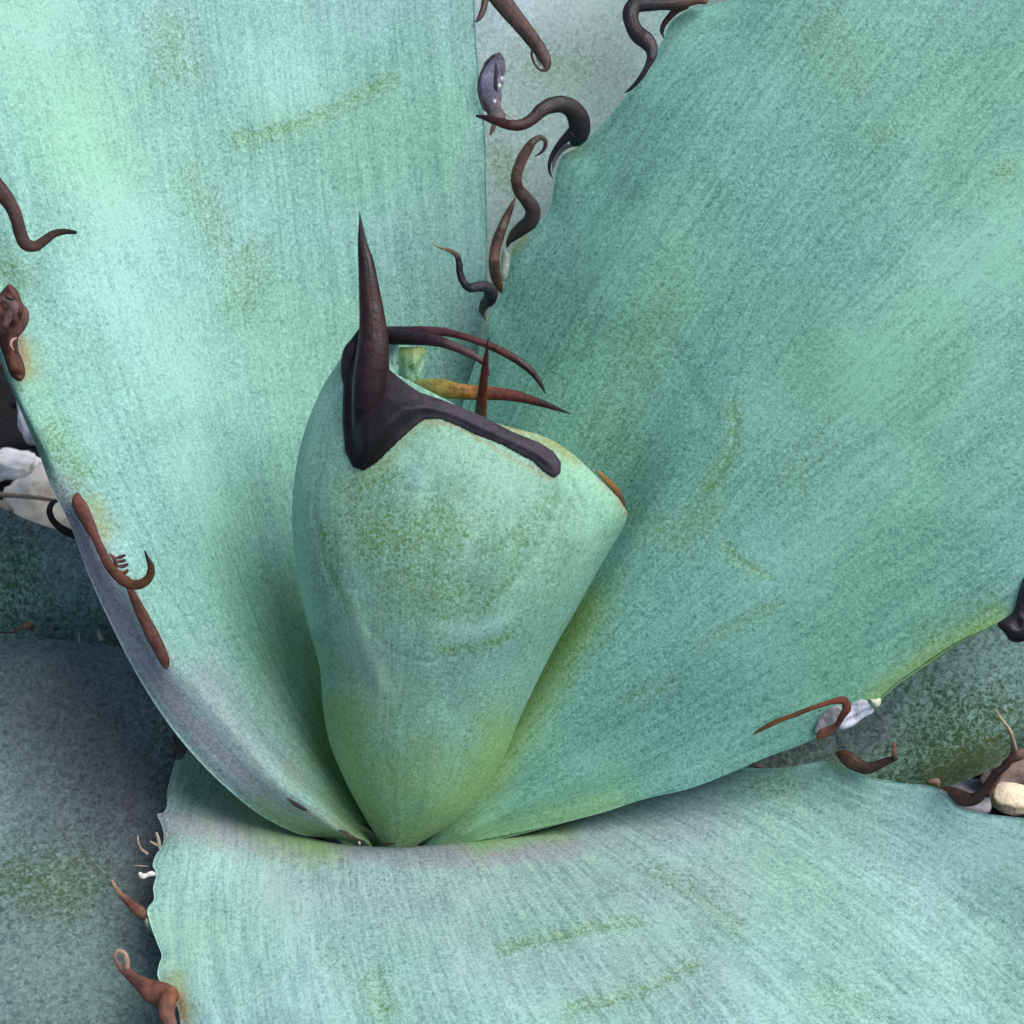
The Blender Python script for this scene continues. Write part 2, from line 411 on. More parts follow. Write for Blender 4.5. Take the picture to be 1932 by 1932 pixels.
def poly_in(x, y, poly):
    c = False; n = len(poly)
    for i in range(n):
        x0, y0 = poly[i]; x1, y1 = poly[(i+1) % n]
        if (y0 > y) != (y1 > y) and x < (x1-x0)*(y-y0)/(y1-y0)+x0: c = not c
    return c
def plate(name, poly, dist, height, parent, tint, over=(), mat=None, label=None, step=5, R=14, back=0.12, lump=0.0, tintfn=None, base=0.0, sm=True, march=False, extra=None):
    """a solid lying on a surface: flat outline, domed face, real thickness"""
    pts = []; n = len(poly)
    Pp = np.array(list(poly)+[poly[0]], float); cl = cr(Pp, np.linspace(0, 1, n*5+1))[:-1] if sm else Pp[:-1]
    bd = [tuple(p[:2]) for p in cl]
    for i in range(len(bd)):
        (x0, y0), (x1, y1) = bd[i], bd[(i+1) % len(bd)]
        k = max(1, int(math.hypot(x1-x0, y1-y0)/step))
        for j in range(k): pts.append((x0+(x1-x0)*j/k, y0+(y1-y0)*j/k))
    nb = len(pts); bdp = pts[:]
    xs = [p[0] for p in bdp]; ys = [p[1] for p in bdp]
    loop = np.array(bdp+[bdp[0]])
    y = min(ys)+step/2; r = 0
    while y < max(ys):
        x = min(xs)+(step/2 if r % 2 else 0)
        while x < max(xs):
            if poly_in(x, y, bdp): pts.append((x, y))
            x += step
        y += step*0.87; r += 1
    arr = np.array(pts)
    dist_ = segdist(arr[:, 0], arr[:, 1], [tuple(p) for p in loop])
    keep = [i for i in range(len(pts)) if i < nb or dist_[i] > step*0.5]
    arr = arr[keep]; dist_ = dist_[keep]
    res = delaunay_2d_cdt([Vector(p) for p in arr], [(i, (i+1) % nb) for i in range(nb)], [], 0, 1e-4)
    vo, fo = res[0], res[2]
    vo = np.array([tuple(v) for v in vo])
    fo = [f for f in fo if poly_in(*(vo[list(f)].mean(axis=0)), bdp)]
    dist_ = segdist(vo[:, 0], vo[:, 1], [tuple(p) for p in loop])
    e = np.clip(dist_/R, 0, 1); hh = height*np.sqrt(1-(1-e)**2)+base*np.clip(dist_/2, 0, 1)
    if extra:
        q = np.clip((dist_-extra[1])/(extra[2]-extra[1]), 0, 1); hh = hh+extra[0]*q*q*(3-2*q)
    D = np.zeros(len(vo))
    for i, (x, y) in enumerate(vo):
        h = hit(over, x, y) if over else None
        dv = dist(x, y) if callable(dist) else dist
        if march:
            yy = y
            while h is None and yy < y+120: yy += 6; h = hit(over, x+(yy-y)*0.15, yy)
            D[i] = h if h is not None else dv
        else: D[i] = dv if h is None else min(dv, h)
    if march:
        for _ in range(25):
            acc = D*0; cn = D*0
            for f in fo:
                for a in f:
                    for b in f: acc[a] += D[b]; cn[a] += 1
            D = acc/np.maximum(cn, 1)
    if lump: hh = hh*(1+lump*np_noise(vo[:, 0]/13, vo[:, 1]/13, vo[:, 0]*0+poly[0][0]))
    front = P3(vo[:, 0], vo[:, 1], D-hh); bk = P3(vo[:, 0], vo[:, 1], D+back)
    n1 = len(vo); V = np.concatenate([front, bk]); F = []
    from collections import Counter
    ed = Counter(); 
    for f in fo:
        a, b, c = f[:3]; ar = (vo[b, 0]-vo[a, 0])*(vo[c, 1]-vo[a, 1])-(vo[b, 1]-vo[a, 1])*(vo[c, 0]-vo[a, 0])
        q = tuple(f) if ar < 0 else tuple(f)[::-1]
        F.append(q); F.append(tuple(v+n1 for v in q[::-1]))
        for u, v in zip(q, q[1:]+q[:1]): ed[(u, v)] += 1
    for (u, v) in list(ed):
        if (v, u) not in ed: F.append((v, u, u+n1, v+n1))
    A = np.array([list(tintfn(x, y) if tintfn else tint)+[1] for x, y in vo])
    o = new_obj(name, V, F, mat or M_horn, parent, {'tint': np.concatenate([A, A])}, np.concatenate([vo, vo])/1932)
    if label: o['label'] = label
    return o

# ---- leaf behind, top centre
Lb = leaf('leaf', [
    (0.0, [(760, 950, 45.4), (800, 600, 44.6), (840, 250, 43.8), (880, -60, 43.2), (900, -220, 43.0)]),
    (0.35, [(880, 950, 45.4), (940, 600, 45.0), (1000, 250, 44.6), (1050, -60, 44.2), (1080, -220, 44.0)]),
    (0.7, [(1000, 950, 45.4), (1090, 600, 44.8), (1180, 250, 44.4), (1260, -60, 44.2), (1300, -220, 44.0)]),
    (1.0, [(1120, 950, 44.9), (1230, 600, 44.2), (1340, 250, 43.6), (1450, -60, 43.2), (1500, -220, 43.0)])],
    M_back, 90, 120, 0.6, 0.15, key='back', seed=3, label='grey green leaf behind, seen in the gap between the two large leaves',
    marks=[('purple', 55, 0.35, [(1040, 30), (1120, 50), (1150, 120)]), ('pale', 40, 1.0, [(990, -5), (1090, -15)]),
           ('purple', 40, 0.2, [(1050, 330), (1020, 420)]), ('rub_shade', 22, 0.9, [(945, 300), (960, 330)]), ('rub_shade', 30, 0.5, [(1100, 130), (980, 120)])])
# ---- old leaves low on the left
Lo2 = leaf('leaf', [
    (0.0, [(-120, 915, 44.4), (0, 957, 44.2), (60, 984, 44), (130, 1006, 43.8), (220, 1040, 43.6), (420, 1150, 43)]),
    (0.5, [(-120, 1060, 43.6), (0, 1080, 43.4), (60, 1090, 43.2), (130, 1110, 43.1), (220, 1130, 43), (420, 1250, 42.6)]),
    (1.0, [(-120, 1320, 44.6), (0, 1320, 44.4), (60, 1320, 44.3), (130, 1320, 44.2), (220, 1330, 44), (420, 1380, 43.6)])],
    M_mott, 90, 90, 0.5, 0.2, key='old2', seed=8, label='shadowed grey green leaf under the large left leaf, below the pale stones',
    marks=[('rub_shade', 34, 1.0, [(20, 1040), (40, 1120)]), ('purple', 30, 0.6, [(0, 970), (150, 1020)]), ('purple', 30, 0.4, [(110, 1080), (160, 1110)])])
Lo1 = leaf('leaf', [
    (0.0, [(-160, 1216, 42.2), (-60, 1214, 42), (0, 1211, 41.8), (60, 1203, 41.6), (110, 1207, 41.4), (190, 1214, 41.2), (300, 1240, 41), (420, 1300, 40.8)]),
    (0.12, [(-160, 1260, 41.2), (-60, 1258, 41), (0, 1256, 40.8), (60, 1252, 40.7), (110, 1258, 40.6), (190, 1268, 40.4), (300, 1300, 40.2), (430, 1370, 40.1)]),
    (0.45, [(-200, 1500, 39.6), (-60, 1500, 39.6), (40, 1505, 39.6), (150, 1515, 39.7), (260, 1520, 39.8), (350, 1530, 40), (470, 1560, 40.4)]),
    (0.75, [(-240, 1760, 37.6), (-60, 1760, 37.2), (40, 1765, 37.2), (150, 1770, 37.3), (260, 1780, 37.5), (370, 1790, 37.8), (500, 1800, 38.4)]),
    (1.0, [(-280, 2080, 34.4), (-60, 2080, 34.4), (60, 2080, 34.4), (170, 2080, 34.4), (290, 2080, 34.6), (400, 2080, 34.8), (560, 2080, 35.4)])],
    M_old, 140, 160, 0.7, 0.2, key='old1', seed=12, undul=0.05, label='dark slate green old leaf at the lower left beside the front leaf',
    marks=[('rub_shade', 45, 1.0, [(30, 1650), (120, 1670)]), ('rub_shade', 25, 0.8, [(150, 1630), (190, 1650)]), ('purple', 90, 0.8, [(120, 1330), (250, 1500)]),
           ('rub_shade', 25, 0.7, [(315, 1400), (320, 1500)]), ('purple', 40, 0.7, [(300, 1560), (270, 1680)]), ('pale', 60, 0.5, [(30, 1450), (10, 1560)]), ('pale', 60, 0.35, [(60, 1850), (180, 1820)]),
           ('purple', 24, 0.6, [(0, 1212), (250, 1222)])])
# ---- old mottled leaf low on the right
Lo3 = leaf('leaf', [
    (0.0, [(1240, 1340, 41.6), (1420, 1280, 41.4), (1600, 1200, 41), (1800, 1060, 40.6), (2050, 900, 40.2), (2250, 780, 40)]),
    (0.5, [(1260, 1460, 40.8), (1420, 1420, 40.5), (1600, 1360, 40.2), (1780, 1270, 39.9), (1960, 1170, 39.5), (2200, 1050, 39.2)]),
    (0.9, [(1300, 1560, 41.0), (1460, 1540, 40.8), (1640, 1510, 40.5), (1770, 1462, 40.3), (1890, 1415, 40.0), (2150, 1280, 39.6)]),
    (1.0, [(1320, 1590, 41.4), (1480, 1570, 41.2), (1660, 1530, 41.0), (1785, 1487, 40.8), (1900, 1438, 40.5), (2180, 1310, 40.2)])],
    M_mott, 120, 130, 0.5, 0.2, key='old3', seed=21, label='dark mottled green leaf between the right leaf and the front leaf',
    marks=[('rub_shade', 60, 1.0, [(1790, 1390), (1880, 1370)]), ('rub_shade', 40, 0.8, [(1700, 1460), (1800, 1460)]), ('purple', 45, 0.55, [(1450, 1430), (1560, 1400), (1640, 1370)]),
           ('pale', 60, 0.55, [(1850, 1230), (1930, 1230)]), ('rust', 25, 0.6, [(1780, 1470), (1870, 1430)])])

# ---- large left leaf
LL = leaf('leaf', [
    (0.0, [(690, 1640, 39.20), (650, 1592, 38.70), (560, 1572, 38.30), (500, 1543, 38.10), (420, 1480, 37.25), (350, 1407, 36.85), (265, 1285, 36.55), (215, 1190, 36.29), (165, 1080, 36.12), (130, 985, 35.96), (100, 928, 35.84), (75, 860, 36.21), (35, 765, 36.17), (8, 700, 36.19), (-20, 600, 36.14), (-60, 450, 36.19), (-110, 250, 36.46), (-170, 0, 36.86), (-210, -200, 37.27)]),
    (0.05, [(705, 1625, 38.60), (690, 1592, 38.30), (650, 1578, 38.00), (580, 1530, 37.50), (545, 1508, 37.30), (440, 1400, 36.70), (380, 1330, 36.40), (318, 1258, 36.10), (240, 1112, 35.83), (172, 1010, 35.77), (137, 935, 35.78), (95, 860, 35.81), (47, 765, 35.87), (15, 690, 36.01), (-15, 590, 35.95), (-52, 440, 36.11), (-102, 245, 36.37), (-162, 0, 36.85), (-202, -200, 37.27)]),
    (0.14, [(713, 1622, 38.80), (692, 1572, 38.60), (640, 1520, 38.30), (500, 1370, 37.50), (400, 1220, 37.02), (300, 1030, 36.84), (215, 850, 36.82), (140, 650, 37.09), (75, 430, 37.43), (15, 200, 37.83), (-35, 0, 37.95), (-75, -200, 38.37)]),
    (0.38, [(725, 1620, 39.30), (703, 1560, 39.30), (630, 1440, 39.20), (540, 1250, 39.00), (450, 1000, 38.88), (370, 700, 38.99), (300, 350, 39.30), (250, 0, 39.90), (220, -200, 40.29)]),
    (0.6, [(735, 1620, 39.60), (720, 1560, 39.80), (680, 1420, 40.30), (630, 1200, 40.64), (590, 950, 40.76), (550, 650, 40.69), (510, 300, 40.81), (480, 0, 41.20), (460, -200, 41.59)]),
    (0.82, [(750, 1620, 39.80), (760, 1500, 40.60), (775, 1250, 41.50), (780, 1000, 41.88), (770, 700, 41.59), (735, 350, 41.40), (700, 0, 41.80), (680, -200, 42.09)]),
    (1.0, [(770, 1620, 40.00), (820, 1450, 41.00), (860, 1200, 41.84), (885, 950, 42.16), (893, 760, 41.98), (905, 640, 41.81), (918, 520, 41.64), (919, 430, 41.53), (917, 350, 41.50), (914, 240, 41.54), (904, 150, 41.65), (897, 60, 41.76), (895, 0, 41.80), (890, -200, 42.09)])],
    M_leaf, 260, 330, 0.9, 0.10, key='LL', dents=[(5, 0.05, [(450, 262), (520, 250), (600, 222), (665, 190), (730, 152)]), (6, -0.03, [(450, 275), (520, 262), (600, 234), (740, 160)]), (5, 0.04, [(690, 60), (640, 130), (600, 260), (610, 420)]), (5, 0.03, [(170, 250), (230, 480), (330, 700)]), (22, 0.06, [(470, 480), (455, 570), (440, 700)])], seed=1, undul=0.03, ridge=0.035, label='large pale blue green leaf filling the upper left, with spines down its outer margin',
    marks=[('purple', 26, 1.0, [(640, 1580), (540, 1535), (440, 1450), (340, 1340), (270, 1240), (200, 1110), (150, 1000), (110, 930)]),
           ('purple', 50, 0.65, [(400, 1440), (470, 1440), (380, 1300)]), ('purple', 30, 0.5, [(460, 1370), (560, 1470)]),
           ('yellow', 40, 0.95, [(610, 1240), (625, 1420), (690, 1560), (720, 1600)]), ('yellow', 26, 0.6, [(640, 1580), (560, 1560), (500, 1530)]),
           ('yellow', 55, 0.45, [(560, 1150), (570, 1300), (620, 1450)]),  # yellow beside the bud: base pigment plus painted bounce glow
           ('rub_shade', 34, 0.9, [(0, 500), (25, 520)]), ('rub_shade', 26, 0.8, [(100, 820), (140, 900)]), ('rub_shade', 30, 0.55, [(380, 380), (420, 460), (470, 520)]),
           ('rub_shade', 12, 0.9, [(450, 262), (520, 250), (600, 222), (665, 190), (730, 152)]), ('rub_shade', 30, 0.7, [(310, 60), (340, 130)]), ('rub_shade', 26, 0.5, [(360, 330), (380, 400)]),
           ('rub_shade', 22, 0.6, [(190, 1000), (160, 970)]), ('rub_shade', 26, 0.6, [(470, 480), (455, 570)]),
           ('pale', 60, 0.9, [(60, 40), (120, 180), (230, 420), (250, 560)]), ('pale', 60, 0.75, [(330, 720), (300, 620), (200, 500)]), ('pale', 36, 0.75, [(350, 860), (390, 960)]),
           ('pale', 60, 0.4, [(640, 60), (560, 160)]), ('pale', 45, 0.45, [(880, 420), (880, 600)]), ('rub_shade', 50, 0.4, [(820, 560), (860, 660)]),
           ('rust', 16, 0.9, [(48, 660), (52, 700)]), ('rust', 14, 0.8, [(180, 950), (195, 1000)]), ('orange', 7, 0.8, [(40, 640), (45, 700)])])

# ---- large right leaf
RL = leaf('leaf', [
    (0.0, [(760, 1620, 39.6), (790, 1400, 40.6), (820, 1100, 41.0), (855, 850, 40.8), (885, 720, 40.6), (911, 639, 40.4), (915, 608, 40.3), (944, 555, 40.2), (961, 496, 40.1), (965, 470, 40.1), (990, 445, 40.0), (1017, 420, 39.9), (1037, 390, 39.85), (1043, 357, 39.8), (1046, 332, 39.75), (1060, 295, 39.7), (1086, 280, 39.7), (1113, 258, 39.6), (1162, 205, 39.5), (1205, 149, 39.4), (1238, 99, 39.35), (1252, 69, 39.3), (1264, 44, 39.3), (1297, 20, 39.2), (1337, 11, 39.2), (1380, 0, 39.2), (1480, -80, 39.1), (1600, -250, 39)]),
    (0.06, [(762, 1620, 39.8), (800, 1390, 40.6), (845, 1080, 40.8), (895, 830, 40.4), (950, 690, 39.9), (990, 600, 39.6), (1040, 500, 39.4), (1110, 380, 39.2), (1190, 260, 39.0), (1280, 140, 38.9), (1360, 60, 38.9), (1540, -100, 38.9), (1650, -250, 38.9)]),
    (0.22, [(765, 1620, 39.7), (850, 1350, 39.7), (950, 1000, 39.4), (1060, 730, 38.9), (1170, 530, 38.4), (1320, 290, 38.2), (1480, 50, 38.4), (1620, -150, 38.6), (1690, -250, 38.7)]),
    (0.42, [(772, 1622, 39.7), (895, 1395, 39.9), (1075, 1090, 39.7), (1270, 790, 38.5), (1450, 520, 37.9), (1670, 240, 38.1), (1870, -10, 38.6), (2020, -210, 39.0)]),
    (0.55, [(776, 1622, 39.5), (915, 1430, 39.1), (1125, 1150, 38.4), (1335, 900, 37.9), (1570, 650, 37.6), (1810, 400, 37.7), (2020, 180, 38.0)]),
    (0.7, [(780, 1622, 39.4), (930, 1470, 38.8), (1160, 1250, 38.1), (1400, 1030, 37.6), (1680, 800, 37.2), (1950, 600, 37.2), (2200, 400, 37.5)]),
    (0.9, [(790, 1624, 39.3), (920, 1550, 39.0), (1120, 1460, 38.4), (1380, 1330, 37.4), (1620, 1190, 36.7), (1850, 1030, 36.3), (2050, 890, 36.2), (2260, 710, 36.3)]),
    (0.975, [(796, 1624, 39.0), (910, 1578, 38.5), (1140, 1510, 37.6), (1400, 1415, 36.9), (1660, 1285, 36.2), (1880, 1145, 35.8), (2080, 1020, 35.5), (2290, 860, 35.4)]),
    (1.0, [(800, 1625, 39), (830, 1600, 38.7), (900, 1586, 38.4), (1000, 1566, 38.0), (1137, 1533, 37.6), (1215, 1508, 37.4), (1300, 1488, 37.1), (1400, 1449, 36.8), (1440, 1431, 36.7), (1530, 1396, 36.4), (1568, 1372, 36.3), (1650, 1327, 36.1), (1690, 1290, 36), (1740, 1255, 35.9), (1800, 1215, 35.8), (1880, 1176, 35.7), (1960, 1125, 35.6), (2100, 1030, 35.4), (2300, 870, 35.3)])],
    M_right, 300, 330, 0.9, 0.10, key='RL', dents=[(5, 0.05, [(1383, 770), (1388, 800), (1382, 840), (1365, 880), (1340, 920), (1290, 980), (1200, 990)]), (4, 0.04, [(1340, 960), (1370, 1030), (1395, 1060), (1450, 1086)]), (5, 0.035, [(1700, 250), (1560, 360), (1420, 560), (1380, 760)]), (5, 0.03, [(1180, 1320), (1260, 1290), (1400, 1190), (1470, 1140)]), (20, 0.05, [(1250, 620), (1330, 780)])], seed=5, undul=0.035, ridge=0.03, label='large blue green leaf spreading to the upper right, with dark spines along its inner margin',
    marks=[('rub_shade', 34, 0.6, [(1130, 1110), (1060, 1220)]), ('yellow', 34, 1.0, [(1090, 1150), (1040, 1240), (980, 1350), (930, 1450), (860, 1530)]), ('yellow', 24, 0.6, [(850, 1590), (960, 1570), (1080, 1540), (1160, 1520)]),  # first stroke paints crease shade by the bud; yellow is pigment plus painted bounce
           ('yellow', 20, 0.8, [(1880, 1172), (1780, 1225), (1700, 1280), (1650, 1320)]), ('rub_shade', 36, 0.6, [(1860, 1160), (1760, 1220)]),
           ('rub_shade', 13, 1.0, [(1383, 770), (1388, 800), (1382, 840), (1365, 880), (1340, 920)]), ('rub_shade', 9, 1.0, [(1370, 1030), (1395, 1060), (1450, 1086)]),
           ('rub_shade', 10, 1.0, [(1890, 328), (1905, 318)]), ('rub_shade', 9, 0.6, [(1655, 258), (1690, 240)]), ('rub_shade', 40, 0.5, [(1130, 800), (1180, 860)]), ('rub_shade', 30, 0.55, [(1200, 980), (1290, 1010), (1340, 960)]),
           ('rub_shade', 14, 0.55, [(1330, 1215), (1400, 1175), (1470, 1140)]), ('rub_shade', 14, 0.5, [(1180, 1320), (1260, 1290)]), ('rub_shade', 12, 0.4, [(1230, 620), (1300, 600)]),
           ('rub_shade', 50, 0.45, [(1250, 560), (1140, 800)]), ('rub_shade', 90, 0.25, [(1050, 600), (1020, 760)]),  # the broad faint stroke paints shade onto the inner left side
           ('pale', 80, 0.85, [(1900, 420), (1800, 560), (1650, 700)]), ('pale', 60, 0.6, [(1700, 900), (1560, 1000), (1440, 1080)]), ('pale', 45, 0.5, [(1300, 60), (1240, 150)]),
           ('pale', 30, 0.6, [(1880, 650), (1780, 800)]), ('pale', 40, 0.4, [(1580, 620), (1450, 780)]),
           ('pale', 12, 0.6, [(960, 1500), (905, 1560)]), ('rust', 9, 0.8, [(1060, 285), (1085, 278)]), ('rust', 9, 0.9, [(960, 480), (985, 448)]), ('rust', 8, 0.8, [(912, 620), (912, 600)]),
           ('rub_shade', 40, 0.35, [(1560, 60), (1600, 130)]), ('rub_shade', 40, 0.35, [(1500, 900), (1560, 820)])])

# ---- front leaf
FL = leaf('leaf', [
    (0.0, [(350, 1398, 39.6, 0), (332, 1440, 39.3, .06), (325, 1470, 39.0, .10), (317, 1501, 38.7, .14), (313, 1526, 38.4, .17), (308, 1533, 38.3, .18), (297, 1536, 38.2, .19), (303, 1552, 38.0, .205), (308, 1568, 37.8, .22), (304, 1599, 37.3, .26), (292, 1617, 37.0, .285), (288, 1632, 36.8, .30), (294, 1646, 36.6, .32), (289, 1675, 36.3, .36), (288, 1702, 36.0, .39), (280, 1711, 35.9, .40), (282, 1738, 35.7, .43), (296, 1778, 35.3, .47), (305, 1804, 35.1, .50), (300, 1820, 34.9, .52), (297, 1840, 34.8, .54), (312, 1866, 34.6, .57), (334, 1898, 34.4, .61), (341, 1932, 34.1, .65), (350, 1990, 33.6, .72), (400, 2250, 31.5, 1)]),
    (0.04, [(375, 1400, 39.8, 0), (352, 1500, 39.0, .14), (338, 1562, 37.7, .21), (334, 1640, 36.6, .32), (330, 1720, 35.8, .42), (338, 1800, 35.0, .51), (352, 1880, 34.4, .60), (380, 1960, 33.6, .7), (440, 2250, 31.2, 1)]),
    (0.16, [(450, 1420, 40.6, 0), (460, 1525, 39.4, .12), (465, 1583, 37.8, .21), (452, 1690, 36.1, .40), (458, 1830, 34.4, .58), (490, 1990, 32.9, .75), (560, 2250, 30.5, 1)]),
    (0.34, [(640, 1640, 41.5, 0), (645, 1601, 39.6, .10), (648, 1593, 38.3, .16), (650, 1602, 37.5, .21), (655, 1700, 35.8, .40), (685, 1840, 33.9, .58), (725, 1990, 32.2, .75), (800, 2250, 29.6, 1)]),
    (0.52, [(830, 1640, 41.5, 0), (835, 1601, 39.6, .10), (840, 1593, 38.3, .16), (850, 1603, 37.5, .21), (890, 1700, 35.7, .40), (950, 1840, 33.7, .58), (1020, 1990, 32.0, .75), (1120, 2250, 29.3, 1)]),
    (0.68, [(1000, 1590, 41.2, 0), (1005, 1575, 39.6, .10), (1015, 1570, 38.5, .16), (1040, 1588, 37.8, .21), (1150, 1690, 36.0, .40), (1280, 1830, 34.1, .58), (1390, 1970, 32.5, .75), (1540, 2230, 30, 1)]),
    (0.82, [(1160, 1530, 40.8, 0), (1190, 1516, 39.4, .10), (1215, 1515, 38.7, .16), (1260, 1535, 38.1, .21), (1440, 1650, 36.4, .40), (1620, 1790, 34.8, .58), (1780, 1940, 33.4, .75), (1960, 2180, 31.2, 1)]),
    (0.94, [(1230, 1505, 40.2, 0), (1300, 1485, 39.2, .10), (1370, 1478, 38.6, .16), (1450, 1486, 38.2, .21), (1640, 1560, 36.8, .40), (1850, 1690, 35.4, .60), (2030, 1830, 34.2, .78), (2200, 2050, 32.6, 1)]),
    (1.0, [(1280, 1498, 39.6, 0), (1350, 1470, 39.0, .08), (1405, 1449, 38.6, .13), (1440, 1450, 38.4, .16), (1480, 1448, 38.2, .19), (1520, 1442, 38, .22), (1556, 1436, 37.8, .25), (1576, 1439, 37.6, .27), (1605, 1454, 37.4, .30), (1650, 1470, 37.1, .34), (1700, 1477, 36.9, .39), (1745, 1481, 36.6, .43), (1768, 1488, 36.4, .46), (1785, 1502, 36.2, .485), (1806, 1522, 36.0, .515), (1850, 1534, 35.8, .56), (1900, 1540, 35.6, .60), (1970, 1548, 35.3, .66), (2100, 1575, 34.8, .78), (2300, 1650, 34, 1)])],
    M_front, 330, 300, 1.1, 0.12, Tidx=True, key='FL', dents=[(5, 0.05, [(950, 1790), (990, 1778), (1060, 1765), (1130, 1748), (1200, 1738)]), (5, 0.05, [(1075, 1905), (1150, 1885), (1210, 1870), (1260, 1845), (1310, 1820)]), (5, -0.03, [(960, 1800), (1060, 1775), (1200, 1748)]), (4, 0.03, [(1240, 1650), (1310, 1680), (1390, 1750)])], seed=9, undul=0.04, ridge=0.045, label='broad pale front leaf across the bottom, purple tinged where it leaves the bud',
    marks=[('purple', 26, 0.95, [(320, 1545), (450, 1575), (600, 1605), (760, 1612), (950, 1608), (1080, 1595)]), ('purple', 42, 0.5, [(1060, 1570), (1180, 1590), (1330, 1560)]),
           ('purple', 60, 0.42, [(560, 1660), (800, 1680), (1100, 1660), (1350, 1680)]), ('purple', 70, 0.3, [(900, 1790), (1300, 1840)]),
           ('yellow', 34, 0.9, [(450, 1500), (520, 1555), (600, 1588)]), ('yellow', 50, 0.45, [(370, 1440), (400, 1500)]), ('yellow', 18, 0.85, [(900, 1588), (980, 1574), (1060, 1560)]),
           ('rub_shade', 10, 1.0, [(950, 1790), (990, 1778), (1060, 1765), (1130, 1748), (1200, 1738)]), ('rub_shade', 11, 1.0, [(1075, 1905), (1150, 1885), (1210, 1870), (1260, 1845), (1310, 1820)]),
           ('rub_shade', 28, 0.8, [(700, 1860), (720, 1890)]), ('rub_shade', 22, 0.6, [(1480, 1480), (1420, 1475)]), ('rub_shade', 30, 0.45, [(1560, 1880), (1620, 1900)]), ('rub_shade', 24, 0.5, [(620, 1800), (650, 1840)]),
           ('rub_shade', 16, 0.7, [(1240, 1650), (1310, 1680), (1390, 1750)]),
           ('pale', 45, 0.8, [(420, 1620), (500, 1650), (560, 1760), (640, 1900)]), ('pale', 50, 0.7, [(340, 1760), (400, 1900)]), ('pale', 40, 0.5, [(880, 1820), (1000, 1900)]), ('pale', 60, 0.5, [(1750, 1560), (1900, 1600)]),
           ('pale', 5, 0.7, [(345, 1410), (326, 1475)]), ('pale', 6, 0.8, [(1410, 1448), (1560, 1438), (1640, 1470), (1760, 1487), (1810, 1525), (1930, 1545)]),
           ('rust', 16, 1.0, [(330, 1850), (350, 1910)]), ('orange', 8, 0.9, [(338, 1880), (345, 1920)]), ('rust', 10, 0.8, [(1570, 1440), (1590, 1450)])])

# ---- central bud: a rolled young leaf, closed all round
def bud(name, rows, mat, nth=150, nv=200, marks=(), key='bud', label=None, lip=0.6, dents=(), fold=None):
    """rows: (t, xl, yl, xr, yr, d, depth radius cm, sag) -- closed rings"""
    T = [r[0] for r in rows]; tt = np.linspace(0, 1, nv); Rr = cr([r[1:] for r in rows], tt, T)
    th = np.linspace(0, 2*math.pi, nth, endpoint=False)
    X = np.zeros((nv, nth)); Y = X.copy(); D = X.copy()
    for j in range(nv):
        xl, yl, xr, yr, d, rd, sag, lift = Rr[j]
        c = -np.cos(th); s = np.sin(th)
        cx, cy = (xl+xr)/2, (yl+yr)/2
        X[j] = cx+(xr-xl)/2*c; Y[j] = cy+(yr-yl)/2*c+sag*s-lift*np.clip(s*3, 0, 1)*(0.4*s+0.75*np.exp(-((c-0.52)/0.36)**2))
        D[j] = d-rd*np.sign(s)*np.abs(s)**0.9
    TT, HH = np.meshgrid(tt, th, indexing='ij')
    D += 0.05*np_noise((np.cos(HH)*2).ravel(), (np.sin(HH)*2).ravel(), (TT*6).ravel()).reshape(D.shape)
    D += 0.02*np_noise((HH*9).ravel(), (TT*3).ravel(), np.zeros(HH.size)).reshape(D.shape)*(np.abs(HH-math.pi) < 2.6)
    front = np.clip(np.sin(HH)*4, 0, 1)
    for sg, am, pl in dents: D += front*0.75*am*np.exp(-(segdist(X, Y, pl)/sg)**2)
    if fold:                                             # the overlapping layer steps back to the right of this line
        pl, am, dep = fold
        py_ = np.array([p[1] for p in pl], float); px_ = np.array([p[0] for p in pl], float)
        q = np.clip((X-np.interp(Y, py_, px_))/7+0.5, 0, 1); q = q*q*(3-2*q)
        fade = np.clip((pl[-1][1]-Y)/dep, 0, 1)*np.clip((1240-X)/60, 0, 1)
        D += front*am*q*fade*np.exp(-np.clip(X-np.interp(Y, py_, px_), 0, 999)/90)
    # inner wall of the rim
    Xc = X.mean(1, keepdims=True); Yc = Y.mean(1, keepdims=True); Dc = D.mean(1, keepdims=True)
    k = 6; Xi = []; Yi = []; Di = []
    for q in range(1, k+1):
        f = 1-0.10*min(1, q/2)-0.03*q; jj = nv-1-max(0, (q-2))*5
        Xi.append(X[jj]*f+Xc[jj]*(1-f)); Yi.append(Y[jj]*f+Yc[jj]*(1-f)); Di.append(D[jj]*f+Dc[jj]*(1-f))
    X = np.concatenate([X, np.array(Xi)]); Y = np.concatenate([Y, np.array(Yi)]); D = np.concatenate([D, np.array(Di)])
    nr = nv+k; V = P3(X, Y, D).reshape(-1, 3); F = []
    for j in range(nr-1):
        for i in range(nth):
            a = j*nth+i; b = j*nth+(i+1) % nth; F.append((a, b, b+nth, a+nth))
    F.append(tuple((nr-1)*nth+i for i in range(nth)))
    m = bake(X.ravel(), Y.ravel(), marks)
    A = np.stack([m['rub_shade'], m['purple'], m['yellow'], m['pale']], -1); n1 = len(A)
    B = np.stack([m['rust'], m['orange'], np.zeros(n1), np.ones(n1)], -1)
    tv = np.concatenate([tt, np.linspace(1, 0.9, k)])
    uv = np.array([[abs(i/nth*2-1), t] for t in tv for i in range(nth)])
    o = new_obj(name, V, F, mat, plant, {'bloom': A, 'rust': B}, uv)
    if label: o['label'] = label
    TREES[key] = BVHTree.FromPolygons([Vector(v)+Vector(BASE) for v in V], F)
    return o
